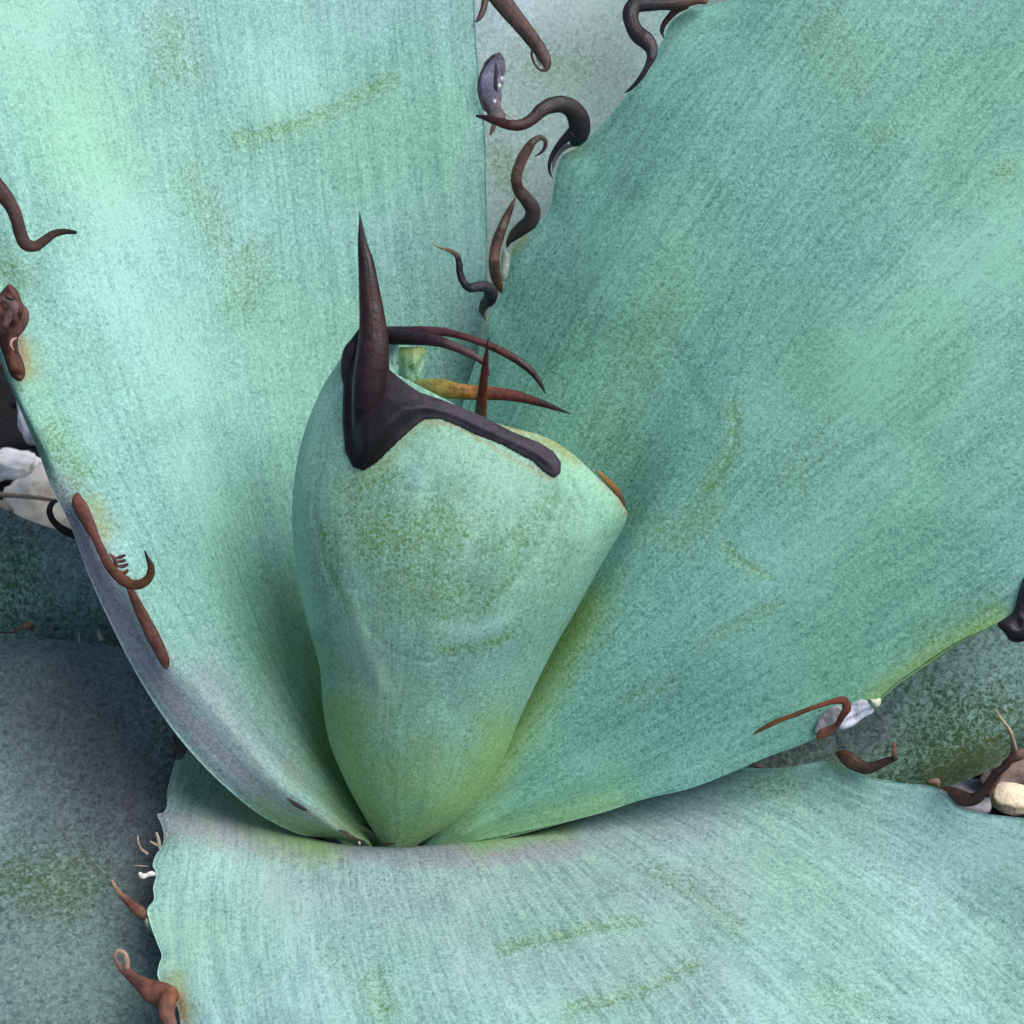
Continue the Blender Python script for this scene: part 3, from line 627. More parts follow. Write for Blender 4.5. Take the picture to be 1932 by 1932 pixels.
# innermost leaf, showing its yellow lip on the right
BI = bud('bud_leaf', [
    (0.0, 760, 1250, 880, 1250, 38.1, 0.6, 20, 0), (0.4, 700, 1050, 980, 1080, 37.1, 1.0, 20, 0), (0.7, 690, 880, 1050, 1000, 36.4, 1.2, 10, 0),
    (0.9, 720, 770, 1110, 960, 35.9, 1.1, 4, 0), (1.0, 780, 760, 1130, 955, 35.8, 0.9, 0, 0)],
    M_young, 130, 120, key='inner', label='inner bud leaf bearing the arched spines',
    marks=[('rust', 11, 0.9, [(915, 786), (990, 812), (1060, 852)]), ('orange', 9, 0.9, [(915, 790), (960, 800), (1000, 815)]), ('orange', 8, 0.9, [(1140, 908), (1170, 935), (1183, 970)]),
           ('pale', 24, 0.7, [(1060, 880), (1130, 930)])])
BU = bud('bud_leaf', [
    (0.0, 725, 1640, 765, 1640, 38.9, 0.4, 5, 0), (0.06, 716, 1590, 790, 1592, 38.6, 0.7, 8, 0), (0.10, 690, 1545, 855, 1552, 38.35, 1.0, 12, 0), (0.16, 655, 1480, 903, 1508, 38.1, 1.35, 16, 0),
    (0.22, 625, 1410, 945, 1440, 37.85, 1.6, 20, 0), (0.30, 610, 1340, 985, 1345, 37.55, 1.85, 24, 0), (0.38, 603, 1260, 1040, 1232, 37.25, 2.1, 28, 0), (0.47, 582, 1180, 1087, 1150, 36.95, 2.3, 30, 0),
    (0.56, 563, 1100, 1128, 1075, 36.7, 2.4, 30, 0), (0.66, 552, 1010, 1166, 1012, 36.45, 2.35, 26, 0), (0.76, 554, 915, 1178, 990, 36.25, 2.2, 20, 4), (0.85, 572, 822, 1183, 974, 36.1, 2.0, 10, 16),
    (0.93, 606, 735, 1184, 969, 36.0, 1.75, 4, 36), (1.0, 648, 668, 1182, 965, 35.9, 1.4, -2, 50)],
    M_young, 220, 300, dents=[(5, 0.05, [(1075, 905), (1100, 960), (1085, 1040), (1040, 1100)]), (4, 0.03, [(1040, 940), (990, 990), (930, 1040), (860, 1070)]), (5, 0.035, [(600, 860), (590, 960), (610, 1060), (650, 1140)]), (4, 0.025, [(690, 1180), (740, 1230), (800, 1250), (880, 1235)]), (4, 0.025, [(880, 900), (820, 930), (760, 925)]), (14, -0.06, [(660, 1130), (690, 1230), (720, 1300)]), (30, 0.07, [(880, 1120), (850, 1230), (840, 1330)]), (26, -0.06, [(960, 1060), (930, 1180), (890, 1300)])],
    fold=([(1062, 860), (1057, 905), (1046, 950), (1022, 1010), (985, 1070), (930, 1140)], 0.34, 160),
    key='bud', label='rolled pale green bud leaf at the centre, tipped by the long dark spine',
    marks=[('rub_shade', 46, 1.0, [(700, 1010), (770, 1010), (850, 1000)]), ('rub_shade', 50, 0.8, [(780, 1090), (830, 1120)]), ('rub_shade', 26, 0.8, [(660, 930), (720, 900)]), ('rub_shade', 20, 0.5, [(660, 940), (690, 1000)]),
           ('rub_shade', 9, 0.6, [(1040, 940), (990, 990), (930, 1040)]), ('yellow', 46, 1.0, [(640, 1350), (670, 1480), (730, 1580), (800, 1570), (900, 1490), (950, 1400)]),  # yellow round the bud foot: pigment with bounce light painted in
           ('yellow', 70, 0.8, [(700, 1460), (820, 1500)]), ('yellow', 60, 0.35, [(640, 1250), (700, 1350)]), ('purple', 30, 0.5, [(690, 1250), (700, 1290)]), ('pale', 26, 0.8, [(670, 1130), (690, 1220), (720, 1290)]),
           ('pale', 36, 0.7, [(850, 850), (960, 900), (900, 940)]), ('pale', 20, 0.8, [(1070, 890), (1120, 930), (1110, 1000)]), ('pale', 13, 0.9, [(610, 760), (572, 880), (562, 960), (564, 1060), (590, 1170)]), ('pale', 9, 0.9, [(660, 1000), (665, 1080), (700, 1120)]), ('pale', 8, 0.9, [(860, 940), (900, 990), (880, 1050)]), ('rub_shade', 7, 1.0, [(610, 1000), (625, 1080), (660, 1150)]), ('rub_shade', 6, 1.0, [(830, 1225), (900, 1222), (960, 1200)]), ('rub_shade', 8, 0.8, [(990, 1000), (960, 1090), (900, 1160)]), ('pale', 10, 0.8, [(820, 1180), (900, 1190), (960, 1160)]), ('pale', 12, 0.7, [(760, 860), (800, 900), (790, 950)]),  # pale stroke down the left edge is painted rim light
           ('pale', 14, 0.5, [(1150, 960), (1120, 1030), (1090, 1090)]), ('rust', 15, 1.4, [(960, 793), (1010, 812), (1080, 856)]), ('orange', 12, 0.8, [(905, 775), (950, 788), (985, 798)]), ('pale', 16, 0.8, [(1060, 870), (1110, 900), (1150, 940)]), ('orange', 8, 1.0, [(1140, 903), (1168, 925), (1185, 962)]), ('rust', 8, 0.5, [(690, 895), (740, 860), (790, 800), (830, 800)]), ('orange', 3.5, 0.6, [(800, 793), (860, 803), (950, 855), (1040, 905)])])
# slim younger leaves rising inside
BS = leaf('bud_leaf', [
    (0.0, [(752, 800, 37.2), (748, 740, 37.2), (744, 690, 37.2), (742, 655, 37.2)]),
    (0.5, [(775, 800, 36.8), (775, 740, 36.8), (778, 690, 36.8), (785, 655, 36.9)]),
    (1.0, [(800, 800, 37.2), (796, 740, 37.2), (797, 700, 37.2), (806, 655, 37.3)])],
    M_young, 24, 24, 0.3, 0.06, key='slim', label='slim green tip leaf standing inside the bud under the arched spines',
    marks=[('rub_shade', 30, 1.0, [(770, 660), (775, 760)]), ('rust', 10, 1.4, [(750, 662), (800, 655)]), ('yellow', 14, 0.6, [(760, 680), (800, 670)])])
BW = leaf('bud_leaf', [
    (0.0, [(722, 780, 35.8), (722, 720, 35.9), (724, 650, 36.0)]),
    (0.6, [(742, 780, 35.7), (744, 715, 35.8), (746, 650, 35.9)]),
    (1.0, [(748, 780, 36.0), (751, 715, 36.1), (753, 648, 36.2)])],
    M_young, 16, 24, 0.2, 0.05, key='sliver', label='thin pale sliver of leaf beside the long dark spine',
    marks=[('pale', 20, 1.0, [(740, 650), (742, 780)])])

# ------------------------------------------------------------------ terminal spine with its horny margin
cz = lambda pts: Z(800, 550, 1100, pts)
cap = cz([(455, 740), (590, 740), (606, 850), (614, 950), (700, 1020), (770, 1068), (900, 1112), (1000, 1150), (1120, 1203), (1250, 1272), (1390, 1328), (1465, 1375), (1505, 1430), (1503, 1485), (1470, 1518), (1435, 1505), (1350, 1430), (1200, 1350), (1050, 1290), (950, 1240), (870, 1213), (800, 1213), (740, 1258), (620, 1370), (550, 1440), (485, 1478), (425, 1455), (385, 1370), (372, 1200), (376, 1000), (362, 930), (375, 860), (410, 800)])
def captint(x, y):
    k = max(0, min(1, (x-720)/90)); m = max(0, min(1, (800-y)/160))
    a = np.array((0.011, 0.008, 0.011))*(1-k)+np.array((0.062, 0.052, 0.068))*k
    r = math.exp(-((x-700)/14)**2)*m
    return tuple(a*(1-0.5*r)+np.array((0.05, 0.010, 0.012))*0.5*r)
def capdist(x, y): return 31.9+0.0*(x+y) if y < 690 else 33.0
cp = plate('horny_margin', cap, capdist, 0.10, BU, None, over=('bud',), step=5, R=9, back=0.2, base=0.0, march=True, extra=(0.44, 8, 42), sm=False, tintfn=captint, mat=M_matt,
           label='dark grey horny margin and spine base running down the bud')
sp = cz([(460, 128, 1), (466, 200, 22), (476, 300, 52), (494, 400, 84), (506, 500, 102), (517, 600, 120), (527, 700, 138), (532, 800, 158), (526, 900, 172), (515, 1000, 176), (505, 1100, 170), (490, 1230, 140), (478, 1350, 90)])
h0 = hit(('bud',), 690, 735)
print('H0', h0, hit(('bud',), 690, 860))
tooth('terminal_spine', sp, tuple([h0-0.75]*8+[h0-0.70, h0-0.62, h0-0.50, h0-0.28, hit(('bud',), 688, 870)+0.1]), BU, [DEEP, (0.016, 0.005, 0.007), (0.036, 0.008, 0.010), (0.032, 0.009, 0.012), (0.018, 0.009, 0.012), (0.010, 0.007, 0.010)], flat=0.75, sides=28, nper=8, wob=0.015,
      label='long straight dark maroon spine pointing up from the bud tip')
tooth('spine_shoulder', cz([(470, 790, 60), (425, 850, 90), (405, 920, 84), (400, 1010, 60), (398, 1100, 40)]), 35.2, BU, [DARK, (0.06, 0.045, 0.05), DARK], flat=0.7, mat=M_matt)

tooth('dark_tip', cz([(1690, 1475, 14), (1745, 1530, 30), (1795, 1585, 36), (1822, 1640, 30), (1826, 1710, 10)]), (36.2, 36.0), BU, [(0.42, 0.24, 0.06), (0.30, 0.14, 0.03), (0.10, 0.05, 0.02), DEEP], flat=0.5, mat=M_matt)
# arched inner spines
tooth('arched_spine', cz([(590, 772, 86), (700, 768, 84), (800, 757, 62), (900, 757, 44), (1000, 780, 38), (1100, 813, 40), (1200, 858, 44), (1290, 910, 42), (1360, 970, 34), (1400, 1028, 22), (1424, 1076, 4)]), (35.9, 35.6, 35.4, 35.3, 35.4), BI,
      [DARK, (0.04, 0.014, 0.02), (0.09, 0.022, 0.03), (0.12, 0.02, 0.02), (0.05, 0.012, 0.014), DEEP], label='longer arched maroon spine curving right over the bud', sides=18)
tooth('arched_spine', cz([(600, 778, 90), (740, 788, 76), (850, 800, 60), (950, 832, 50), (1030, 868, 42), (1090, 905, 32), (1122, 945, 20), (1132, 985, 5)]), (35.6, 35.4, 35.2, 35.2, 35.3), BI,
      [DEEP, DARK, (0.05, 0.02, 0.028), (0.10, 0.04, 0.05), (0.06, 0.02, 0.02)], label='shorter arched dark spine beneath the longer one', sides=18)
tooth('yellow_spine', cz([(750, 1020, 34), (800, 1030, 66), (870, 1045, 100), (950, 1060, 88), (1050, 1070, 80), (1150, 1075, 70), (1250, 1085, 60), (1370, 1115, 45), (1460, 1145, 28), (1560, 1182, 4)]), (35.9, 35.4, 35.3, 35.2, 35.0), BI,
      [(0.36, 0.44, 0.16), (0.48, 0.40, 0.10), (0.42, 0.20, 0.04), (0.17, 0.035, 0.015), (0.09, 0.014, 0.010), (0.045, 0.010, 0.008), DEEP], label='spine shading from yellow through red to black, pointing right', sides=18)
tooth('red_spine', cz([(1128, 778, 2), (1120, 850, 18), (1112, 920, 32), (1102, 1020, 46), (1094, 1110, 56), (1088, 1185, 62), (1088, 1230, 58)]), (33.9, 34.1, 34.4, 34.9, 35.7), BI,
      [DEEP, (0.16, 0.02, 0.012), (0.22, 0.035, 0.018), (0.12, 0.03, 0.02)], label='small upright red spine behind the dark margin', sides=16)

# ------------------------------------------------------------------ marginal spines
c2 = lambda pts: Z(1250, 0, 1000, pts)
tooth('marginal_spine', c2([(360, -60, 50), (352, 10, 42), (340, 60, 38), (318, 105, 28), (300, 126, 10)]), (42, 41.6), Lb, [BROWN, BROWN, DARK], label='small brown spine at the top edge behind the left leaf')
tooth('marginal_spine', c2([(385, -70, 110), (430, -20, 116), (490, 60, 108), (560, 145, 96), (630, 235, 84), (680, 310, 74), (704, 370, 52), (700, 396, 28), (672, 400, 16), (640, 370, 14), (620, 320, 14), (622, 275, 12), (640, 250, 8)]),
      (42, 41.6, 41.3, 41.1), Lb, [(0.11, 0.06, 0.05), (0.10, 0.055, 0.045), BROWN, (0.08, 0.045, 0.038), DEEP], label='thick brown spine with a looped tip hanging from the top edge', sides=20)
plate('pale_film', c2([(633, 285), (650, 300), (668, 345), (682, 385), (664, 372), (640, 325)]), 41.6, 0.03, Lb, (0.8, 0.8, 0.72), step=2.5, R=4, back=0.05)
c3 = lambda pts: Z(1350, 0, 550, pts)
tooth('marginal_spine', c3([(425, 600, 150), (405, 660, 215), (370, 760, 235), (350, 880, 240), (350, 990, 220), (370, 1090, 180), (400, 1170, 170), (450, 1230, 160)]), (41.6, 41.8, 42.2), Lb, [(0.12, 0.11, 0.15), (0.40, 0.37, 0.52), (0.38, 0.34, 0.50), (0.32, 0.27, 0.32), (0.30, 0.24, 0.25)], mat=M_matt,
      label='weathered grey lilac spine, broad and upright beside the left leaf', flat=0.45, sides=22, wob=0.10)
tooth('dark_edge', c3([(390, 580, 20), (320, 640, 26), (260, 740, 26), (225, 880, 30), (240, 1020, 30), (290, 1150, 24)]), 41.35, Lb, [DEEP, DARK, DEEP])
tooth('dark_edge', c3([(400, 655, 16), (405, 740, 36), (400, 830, 44), (400, 900, 38), (410, 950, 14)]), 41.22, Lb, [DEEP, (0.02, 0.012, 0.03), DEEP])
tooth('pale_strand', c3([(410, 1000, 14), (450, 1100, 20), (520, 1190, 22), (600, 1245, 16)]), (41.3, 40.9), Lb, [(0.3, 0.25, 0.25), (0.7, 0.6, 0.5), (0.75, 0.65, 0.5)], mat=M_matt)
for (x, y, r) in ((462, 815, 34), (438, 888, 38), (388, 1050, 38)):
    tooth('white_fleck', c3([(x, y-10, r), (x, y+14, r)]), 40.95, Lb, [(0.9, 0.9, 0.9)]*2, mat=M_matt, sides=8, nper=3)
tooth('spine_stub', c3([(385, 1290, 50), (370, 1340, 46), (340, 1400, 20)]), 41.2, Lb, [(0.2, 0.14, 0.12), (0.12, 0.08, 0.08)], mat=M_matt)
# inner margin of the right leaf
tooth('marginal_spine', c3([(195, 1200, 22), (290, 1220, 60), (420, 1260, 92), (560, 1298, 112), (680, 1290, 118), (790, 1225, 128), (880, 1140, 150), (980, 1092, 170), (1090, 1082, 180), (1190, 1130, 200), (1255, 1230, 226), (1270, 1340, 226), (1240, 1430, 190), (1215, 1480, 130)]),
      (38.4, 38.2, 38.4, 38.9, 39.4), RL, [DEEP, (0.05, 0.008, 0.008), (0.04, 0.012, 0.012), (0.022, 0.015, 0.014), (0.02, 0.015, 0.018), (0.02, 0.015, 0.02)], label='fat black s-shaped spine with its tip pointing left', sides=24, nper=10)
tooth('spine_foot', c3([(1190, 1380, 130), (1110, 1450, 90), (1030, 1540, 60), (975, 1640, 46), (955, 1730, 36), (965, 1800, 24), (995, 1855, 6)]), (39.2, 39.5, 39.6), RL, [DARK, (0.03, 0.028, 0.04), DEEP, DEEP], sides=16)
plate('spine_foot', c3([(1080, 1460), (1160, 1490), (1230, 1500), (1120, 1560), (1040, 1660), (990, 1780), (990, 1650), (1030, 1540)]), 39.7, 0.05, RL, (0.20, 0.20, 0.23), step=4, R=8, back=0.25, mat=M_matt)
c4 = lambda pts: Z(1250, 500, 450, pts)
tooth('marginal_spine', c2([(634, 892, 5), (668, 874, 14), (694, 840, 22), (696, 803, 24), (672, 784, 28), (636, 800, 42), (590, 860, 58), (550, 940, 62), (530, 1020, 64), (545, 1085, 68), (590, 1140, 80), (625, 1200, 88), (612, 1260, 90), (560, 1305, 84), (515, 1345, 62), (485, 1385, 30), (478, 1412, 8)]),
      (38.6, 38.5, 38.7, 39.2, 39.8), RL, [DEEP, (0.06, 0.035, 0.025), (0.13, 0.075, 0.055), BROWN, (0.05, 0.032, 0.032), (0.05, 0.034, 0.034), (0.07, 0.05, 0.035)], label='brown wavy spine with a tightly hooked thin tip', sides=20)
tooth('marginal_spine', c4([(1170, 350, 16), (1120, 470, 70), (1040, 640, 110), (970, 820, 130), (920, 980, 140), (900, 1130, 142), (905, 1280, 138), (930, 1400, 126), (970, 1500, 90), (985, 1560, 40)]), (39.4, 39.2, 39.2, 39.9), RL,
      [(0.12, 0.06, 0.03), (0.10, 0.05, 0.025), (0.10, 0.045, 0.028), (0.15, 0.075, 0.05), (0.10, 0.05, 0.03)], label='slender upright brown spine between the wavy ones', sides=18)
tooth('marginal_spine', c4([(110, 900, 6), (140, 960, 14), (230, 1000, 30), (350, 1035, 56), (430, 1100, 76), (455, 1200, 84), (465, 1310, 92), (510, 1430, 100), (580, 1500, 110), (680, 1490, 130), (790, 1490, 150), (855, 1550, 170), (840, 1640, 180), (780, 1710, 140), (750, 1790, 90), (770, 1860, 44), (795, 1920, 10)]),
      (39.0, 38.8, 38.9, 39.4, 40.2), RL, [(0.5, 0.35, 0.16), (0.3, 0.2, 0.1), DEEP, DEEP, (0.012, 0.012, 0.018), (0.016, 0.016, 0.022), (0.03, 0.025, 0.03), (0.2, 0.16, 0.08)], label='black zigzag spine with a straw coloured thread tip', sides=20)
plate('margin_skin', c4([(1010, 1000), (1070, 1050), (1100, 1130), (1095, 1250), (1070, 1380), (1010, 1420), (985, 1300), (985, 1150)]), 40.1, 0.04, RL, (0.36, 0.46, 0.38), step=4, R=8, back=0.1, mat=M_matt)
c5 = lambda pts: Z(1750, 0, 450, pts)
tooth('marginal_spine', c5([(1440, 20, 70), (1330, -10, 130), (1180, 0, 180), (1000, 20, 210), (820, 20, 230), (640, 30, 240), (520, 80, 210), (480, 180, 200), (500, 300, 200), (570, 430, 210), (680, 520, 210), (740, 610, 180), (750, 700, 130), (700, 830, 80), (620, 970, 66), (530, 1080, 54), (450, 1150, 30), (400, 1182, 5)]),
      (38.9, 38.6, 38.4, 38.2, 38.3), RL, [(0.18, 0.07, 0.045), (0.06, 0.028, 0.024), (0.03, 0.024, 0.028), (0.014, 0.012, 0.016), (0.02, 0.012, 0.013), (0.035, 0.025, 0.033), DEEP, DEEP], label='thick black spine at the top edge bending down to a fine point', sides=24)
tooth('spine_foot', c5([(1190, 60, 110), (1060, 130, 100), (980, 210, 84), (905, 310, 74), (880, 390, 56), (898, 480, 10)]), (38.9, 39.1), RL, [RUST, BROWN, DARK], sides=14)
# lower margin of the right leaf
c6 = lambda pts: Z(2100, 1900, 600, pts)
plate('papery_skin', c6([(1340, 565), (1440, 530), (1510, 565), (1550, 640), (1445, 710), (1320, 800), (1225, 812), (1205, 780), (1260, 690)]), 36.3, 0.035, RL, (0.72, 0.72, 0.86), over=('RL',), step=3.5, R=10, back=0.1, mat=M_matt, lump=0.8, base=0.01, label='peeling white skin on the lower margin of the right leaf')
plate('papery_skin', c6([(1200, 585), (1240, 610), (1215, 700), (1170, 790), (1080, 815), (990, 850), (1000, 770), (1060, 680), (1130, 620)]), 36.3, 0.035, RL, (0.42, 0.42, 0.45), over=('RL',), step=3.5, R=10, back=0.1, mat=M_matt, lump=0.8, base=0.01, label='grey translucent skin under the bent dry spine')
plate('papery_skin', c6([(1500, 528), (1560, 528), (1612, 518), (1610, 580), (1580, 610), (1540, 590)]), 36.1, 0.08, RL, (0.80, 0.86, 0.62), over=('RL',), step=3, R=8, back=0.1, mat=M_matt, base=0.03, label='pale yellow flake at the end of the white skin')
tooth('marginal_spine', c6([(392, 872, 6), (440, 840, 26), (520, 795, 42), (640, 735, 50), (780, 685, 48), (920, 630, 46), (1060, 582, 48), (1180, 548, 60), (1270, 548, 84), (1290, 610, 84), (1240, 700, 66), (1200, 770, 56), (1140, 820, 76), (1060, 860, 92), (1020, 890, 60)]),
      (36.4, 36.1, 35.9, 35.9, 36.1), RL, [RUST, (0.20, 0.08, 0.035), RUST, (0.18, 0.05, 0.03), (0.08, 0.02, 0.015), (0.2, 0.08, 0.05)], over=('RL',), gap=0.05, label='dry reddish spine bent back over the white skin', mat=M_matt)
tooth('spine_stub', c6([(360, 1165, 18), (410, 1160, 46), (470, 1170, 40), (520, 1180, 10)]), 36.4, RL, [DARK, DEEP, BROWN])
c7 = lambda pts: Z(2100, 1600, 924, pts)
plate('marginal_spine', c7([(1935, 215), (1905, 290), (1865, 430), (1768, 520), (1812, 562), (1835, 602), (1890, 622), (1950, 610), (2080, 640), (2150, 520), (2080, 300)]), 35.7, 0.30, RL, (0.022, 0.014, 0.022), over=('RL',), step=6, R=22, back=0.3, lump=0.4, label='broad blackish spine base at the right edge of the picture')
# outer margin of the left leaf
c8 = lambda pts: Z(0, 1400, 1000, pts)
ov = ('LL',)
tooth('marginal_spine', c8([(825, 436, 8), (842, 480, 22), (862, 530, 38), (850, 590, 52), (805, 626, 56), (745, 628, 58), (690, 596, 62), (635, 540, 58), (585, 450, 50), (545, 360, 50), (505, 280, 72), (468, 205, 82), (442, 145, 66), (440, 118, 40)]),
      (34.6, 34.8, 35.2, 35.4, 35.4), LL, [DEEP, (0.13, 0.06, 0.02), (0.14, 0.055, 0.03), (0.13, 0.045, 0.035), (0.15, 0.055, 0.045), (0.16, 0.06, 0.045)], over=ov, sink=0.3, label='reddish brown spine lying along the left margin, its tip hooked upward', sides=20, mat=M_matt)
tooth('marginal_spine', c8([(725, 590, 30), (745, 660, 42), (780, 740, 56), (830, 840, 70), (875, 930, 74), (915, 1010, 70), (942, 1075, 56), (948, 1105, 32)]), (35.5, 35.8), LL,
      [(0.15, 0.055, 0.035), (0.14, 0.055, 0.035), (0.17, 0.07, 0.055), (0.13, 0.05, 0.035)], over=ov, sink=0.35, label='straight reddish brown spine running down the left margin below the hooked one', sides=18, mat=M_matt)
for a in ([(625, 455, 14), (650, 480, 24), (665, 530, 20)], [(660, 480, 14), (690, 472, 22), (715, 462, 14)], [(668, 500, 14), (695, 497, 22), (718, 490, 14)], [(675, 525, 16), (705, 525, 24), (728, 515, 16)], [(690, 560, 16), (715, 560, 24), (732, 545, 14)]):
    tooth('spine_flake', c8(a), 35.2, LL, [(0.22, 0.12, 0.10), (0.12, 0.05, 0.04), (0.07, 0.03, 0.03)], over=ov, mat=M_matt, sides=10)
tooth('dark_fold', c8([(625, 520, 10), (660, 570, 20), (700, 590, 14)]), 35.2, LL, [DEEP, DEEP], over=ov, sides=8)
tooth('marginal_spine', c8([(335, 148, 14), (300, 165, 30), (282, 205, 36), (296, 255, 36), (330, 295, 40), (375, 325, 46), (430, 350, 46)]), (41, 41.5), Lo2, [BROWN, DARK, DARK, DEEP], label='small hooked brown spine on the shadowed leaf under the left leaf')
tooth('marginal_spine', c8([(-60, 900, 14), (0, 903, 12), (70, 902, 14), (105, 885, 24), (140, 868, 34), (175, 868, 40), (192, 880, 20)]), (40.4, 41.0), Lo1, [DARK, DEEP, BROWN, (0.2, 0.12, 0.06), (0.10, 0.05, 0.03)], label='small brown spine on the top edge of the dark lower left leaf')
tooth('pale_prickle', c8([(452, 900, 4), (450, 940, 14), (455, 965, 10)]), 41.0, Lo1, [(0.35, 0.36, 0.3), (0.3, 0.3, 0.26)], sides=8)
tooth('pale_prickle', c8([(560, 880, 4), (566, 915, 22), (580, 945, 34)]), 40.9, Lo1, [(0.5, 0.45, 0.3), (0.5, 0.48, 0.38)], sides=8)
tooth('spine_stub', c8([(992, 1500, 16), (1000, 1540, 22), (996, 1580, 22), (1000, 1612, 14)]), 39.0, Lo1, [DEEP, BROWN, DEEP])
plate('margin_skin', c8([(1000, 1500), (1070, 1545), (1060, 1590), (1010, 1640), (985, 1590)]), 39.4, 0.04, Lo1, (0.09, 0.085, 0.08), step=4, R=8, mat=M_matt)
tooth('spine_stub', c8([(1640, 1850, 8), (1665, 1868, 18), (1705, 1895, 24), (1750, 1920, 14)]), 37.3, LL, [BROWN, DEEP, DEEP], over=ov)
tooth('spine_stub', Z(900, 2000, 1000, [(195, 870, 8), (230, 885, 18), (275, 915, 20), (345, 940, 6)]), 37.8, LL, [(0.2, 0.13, 0.1), DEEP], over=ov)
tooth('pale_prickle', Z(900, 2000, 1000, [(310, 940, 16), (312, 950, 16)]), 37.2, LL, [(0.6, 0.6, 0.45), (0.6, 0.6, 0.45)], sides=8, nper=2)
tooth('spine_stub', Z(900, 2000, 1000, [(440, 948, 8), (475, 950, 14), (515, 950, 8)]), 37.6, BU, [DEEP, DEEP], sides=8)
c0 = lambda pts: Z(0, 0, 1000, pts)
tooth('marginal_spine', c0([(-275, 1010, 150), (-180, 985, 150), (-90, 1010, 132), (-30, 1060, 112), (25, 1120, 92), (72, 1190, 80), (98, 1260, 76), (118, 1335, 76), (150, 1395, 72), (200, 1405, 64), (250, 1375, 54), (300, 1338, 46), (360, 1322, 36), (432, 1326, 22)]),
      (36.2, 35.9, 35.8, 35.9, 36.0), LL, [(0.10, 0.06, 0.05), (0.11, 0.06, 0.055), (0.09, 0.05, 0.042), (0.08, 0.045, 0.04), (0.07, 0.04, 0.03), DEEP], over=ov, gap=0.25, label='brown spine entering at the left edge and curling up at its tip', sides=20, mat=M_matt)
c9 = lambda pts: Z(0, 800, 700, pts)
plate('marginal_spine', c9([(-60, 230), (0, 180), (75, 108), (150, 170), (178, 250), (236, 345), (230, 412), (152, 532), (150, 640), (196, 760), (206, 850), (170, 900), (98, 868), (50, 760), (5, 620), (-50, 480), (-80, 350)]), 35.5, 0.22, LL, (0.14, 0.06, 0.045), over=ov, step=4, R=16, back=0.2, lump=0.5, mat=M_matt, label='twisted lumpy brown spine at the left edge')
tooth('spine_fold', c9([(20, 230, 40), (80, 250, 80), (110, 300, 90), (70, 380, 70), (40, 460, 50)]), 35.0, LL, [(0.20, 0.12, 0.12), (0.24, 0.15, 0.15), (0.12, 0.06, 0.05)], over=ov, gap=0.16, mat=M_matt)
tooth('spine_fold', c9([(200, 300, 40), (205, 380, 70), (160, 470, 80), (100, 550, 60), (90, 680, 60), (120, 800, 70)]), 35.0, LL, [(0.2, 0.1, 0.08), (0.15, 0.07, 0.05), (0.12, 0.04, 0.03), (0.16, 0.06, 0.03)], over=ov, gap=0.14, mat=M_matt)
tooth('dark_fold', c9([(40, 210, 14), (80, 228, 24), (120, 235, 10)]), 34.6, LL, [DEEP, DEEP], over=ov, gap=0.34, sides=8)
tooth('pale_strand', c9([(135, 545, 16), (95, 570, 22), (90, 610, 18), (115, 650, 8)]), 34.8, LL, [(0.55, 0.4, 0.3), (0.5, 0.36, 0.26)], over=ov, gap=0.28, sides=8)
# left margin of the front leaf
ca = lambda pts: Z(300, 2350, 500, pts, 1433.0)
tooth('marginal_spine', ca([(85, 712, 14), (125, 790, 40), (190, 860, 52), (260, 930, 84), (320, 975, 96), (380, 1010, 70), (420, 1020, 40)]), (36.2, 36.0), FL, [(0.45, 0.27, 0.18), (0.35, 0.2, 0.13), (0.16, 0.05, 0.03), (0.22, 0.10, 0.07), (0.2, 0.1, 0.06)], label='pointed tan spine on the left margin of the front leaf', mat=M_matt)
tooth('marginal_spine', ca([(620, 1700, 130), (540, 1680, 190), (440, 1660, 200), (350, 1600, 140), (270, 1540, 100), (215, 1490, 84), (170, 1460, 60), (130, 1410, 36), (112, 1350, 32), (140, 1312, 36), (190, 1330, 40), (215, 1390, 44), (212, 1460, 46)]), (34.4, 34.5, 34.6, 34.5), FL,
      [(0.22, 0.09, 0.05), (0.20, 0.08, 0.055), (0.17, 0.07, 0.05), (0.14, 0.055, 0.045), (0.30, 0.17, 0.13), (0.5, 0.34, 0.24), (0.4, 0.24, 0.18)], label='brown spine with a looped end low on the left margin of the front leaf', mat=M_matt, sides=18)
tooth('spine_foot', ca([(590, 1640, 90), (560, 1740, 150), (550, 1840, 140), (580, 1930, 120), (620, 2040, 90)]), 34.2, FL, [(0.24, 0.09, 0.05), (0.26, 0.13, 0.10), (0.3, 0.17, 0.14)], mat=M_matt)
for a in ([(305, 335, 12), (312, 400, 22), (335, 450, 26), (390, 492, 26)], [(462, 308, 16), (478, 360, 32), (486, 400, 32), (492, 450, 22)], [(408, 385, 16), (440, 402, 20), (485, 425, 20)], [(538, 305, 8), (552, 340, 16), (530, 375, 14), (525, 410, 10)], [(270, 590, 8), (340, 594, 14), (400, 600, 16)]):
    tooth('pale_prickle', ca(a), 37.2, FL, [(0.5, 0.42, 0.32), (0.45, 0.38, 0.3), (0.4, 0.35, 0.3)], mat=M_matt, sides=10)
tooth('white_fleck', ca([(322, 655, 28), (345, 680, 48), (385, 672, 38), (420, 660, 44), (450, 665, 34)]), 36.6, FL, [(0.95, 0.95, 0.85)]*2, mat=M_matt, sides=10)
plate('margin_skin', ca([(380, 1030), (430, 1080), (470, 1180), (495, 1290), (440, 1180), (360, 1070)]), 35.9, 0.04, FL, (0.32, 0.40, 0.28), step=3.5, R=6, mat=M_matt)
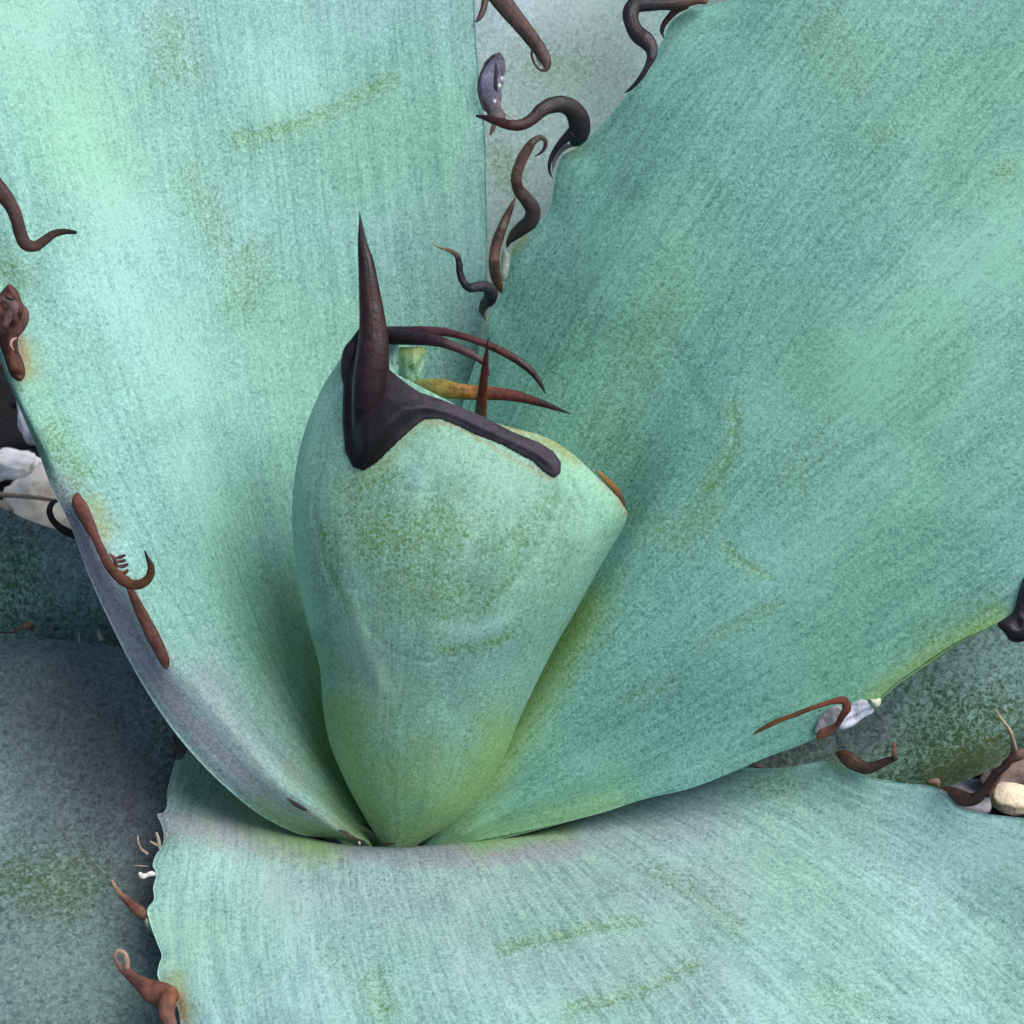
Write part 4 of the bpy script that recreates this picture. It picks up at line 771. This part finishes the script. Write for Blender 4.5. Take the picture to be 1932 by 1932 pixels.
# right margin of the front leaf
tooth('marginal_spine', c6([(1195, 1045, 40), (1240, 1060, 110), (1300, 1095, 150), (1380, 1150, 146), (1480, 1185, 120), (1590, 1155, 92), (1680, 1115, 72), (1760, 1090, 46)]), (37.3, 37.0, 36.8), FL, [(0.10, 0.05, 0.02), (0.055, 0.026, 0.012), (0.035, 0.014, 0.008), (0.05, 0.02, 0.012)], label='thick dark brown spine with a broken upturned tip on the right margin', sides=20)
tooth('spine_tip', c6([(1755, 1100, 44), (1740, 1050, 46), (1742, 1000, 46), (1735, 950, 34), (1738, 932, 20)]), 36.7, FL, [(0.05, 0.02, 0.015), (0.22, 0.12, 0.07), (0.20, 0.10, 0.06)], mat=M_matt)
cb = lambda pts: Z(2600, 1950, 424, pts, 1638.0)
tooth('marginal_spine', cb([(690, 1450, 20), (760, 1465, 70), (850, 1520, 150), (960, 1580, 176), (1070, 1580, 150), (1160, 1510, 116), (1230, 1410, 100), (1320, 1290, 94), (1420, 1210, 88), (1485, 1130, 76), (1512, 1010, 52), (1495, 880, 42), (1440, 750, 36), (1370, 650, 30), (1300, 560, 26)]),
      (36.3, 35.9, 35.5, 35.2, 35.0), FL, [(0.12, 0.06, 0.025), (0.05, 0.02, 0.012), (0.04, 0.014, 0.012), (0.05, 0.018, 0.015), (0.07, 0.03, 0.02), (0.25, 0.16, 0.07), (0.6, 0.48, 0.26)], label='long curved brown spine with a cream tip near the right edge', sides=20)
tooth('pale_strand', cb([(1355, 640, 14), (1420, 710, 18), (1480, 790, 24), (1520, 890, 26), (1540, 970, 24), (1560, 1045, 8)]), (34.9, 34.85), FL, [(0.75, 0.66, 0.36), (0.7, 0.6, 0.36), (0.45, 0.3, 0.2)], mat=M_matt)
tooth('spine_stub', cb([(530, 1400, 30), (590, 1385, 70), (640, 1390, 90), (660, 1420, 60)]), 37.0, FL, [DARK, (0.4, 0.25, 0.2), (0.45, 0.3, 0.22)], mat=M_matt, sides=10)

# ------------------------------------------------------------------ twigs on the ground, last small things
def twig(pts, h, r, tint, label):
    C = [ground_point(x, y, hh)[0] for (x, y), hh in zip(pts, h)]
    C = cr(np.array([tuple(c) for c in C]), np.linspace(0, 1, 30))
    o0 = C[0].copy(); V = []; F = []; sd_ = 10
    tg = np.gradient(C, axis=0)
    for i, c in enumerate(C):
        t = tg[i]/np.linalg.norm(tg[i]); a = np.cross(t, [0, 0, 1]); a /= np.linalg.norm(a); b = np.cross(a, t)
        rr = r*(1-0.5*i/29)*(1+0.2*noise.noise(Vector((i*0.6, r*900, 0))))
        for k in range(sd_):
            th = k/sd_*2*math.pi; V.append(c-o0+a*math.cos(th)*rr+b*math.sin(th)*rr)
    for i in range(29):
        for k in range(sd_):
            F.append((i*sd_+k, i*sd_+(k+1) % sd_, (i+1)*sd_+(k+1) % sd_, (i+1)*sd_+k))
    F.append(tuple(range(sd_-1, -1, -1))); F.append(tuple(29*sd_+k for k in range(sd_)))
    o = new_obj('twig', V, F, M_stone, attrs={'tint': [tint+(1,)]*len(V)}); o.location = Vector(o0)
    o['label'] = label; o['category'] = 'twig'; o['group'] = 'dry twigs'
    return o
twig([(-60, 930), (10, 934), (60, 938), (120, 946)], [0.018, 0.026, 0.03, 0.03], 0.0011, (0.36, 0.26, 0.17), 'thin dry twig across the brown stone at the left edge')
twig([(1960, 1420), (1920, 1426), (1895, 1445), (1862, 1500)], [0.05, 0.05, 0.046, 0.036], 0.0016, (0.22, 0.12, 0.10), 'reddish dry twig above the cream stone at the right edge')
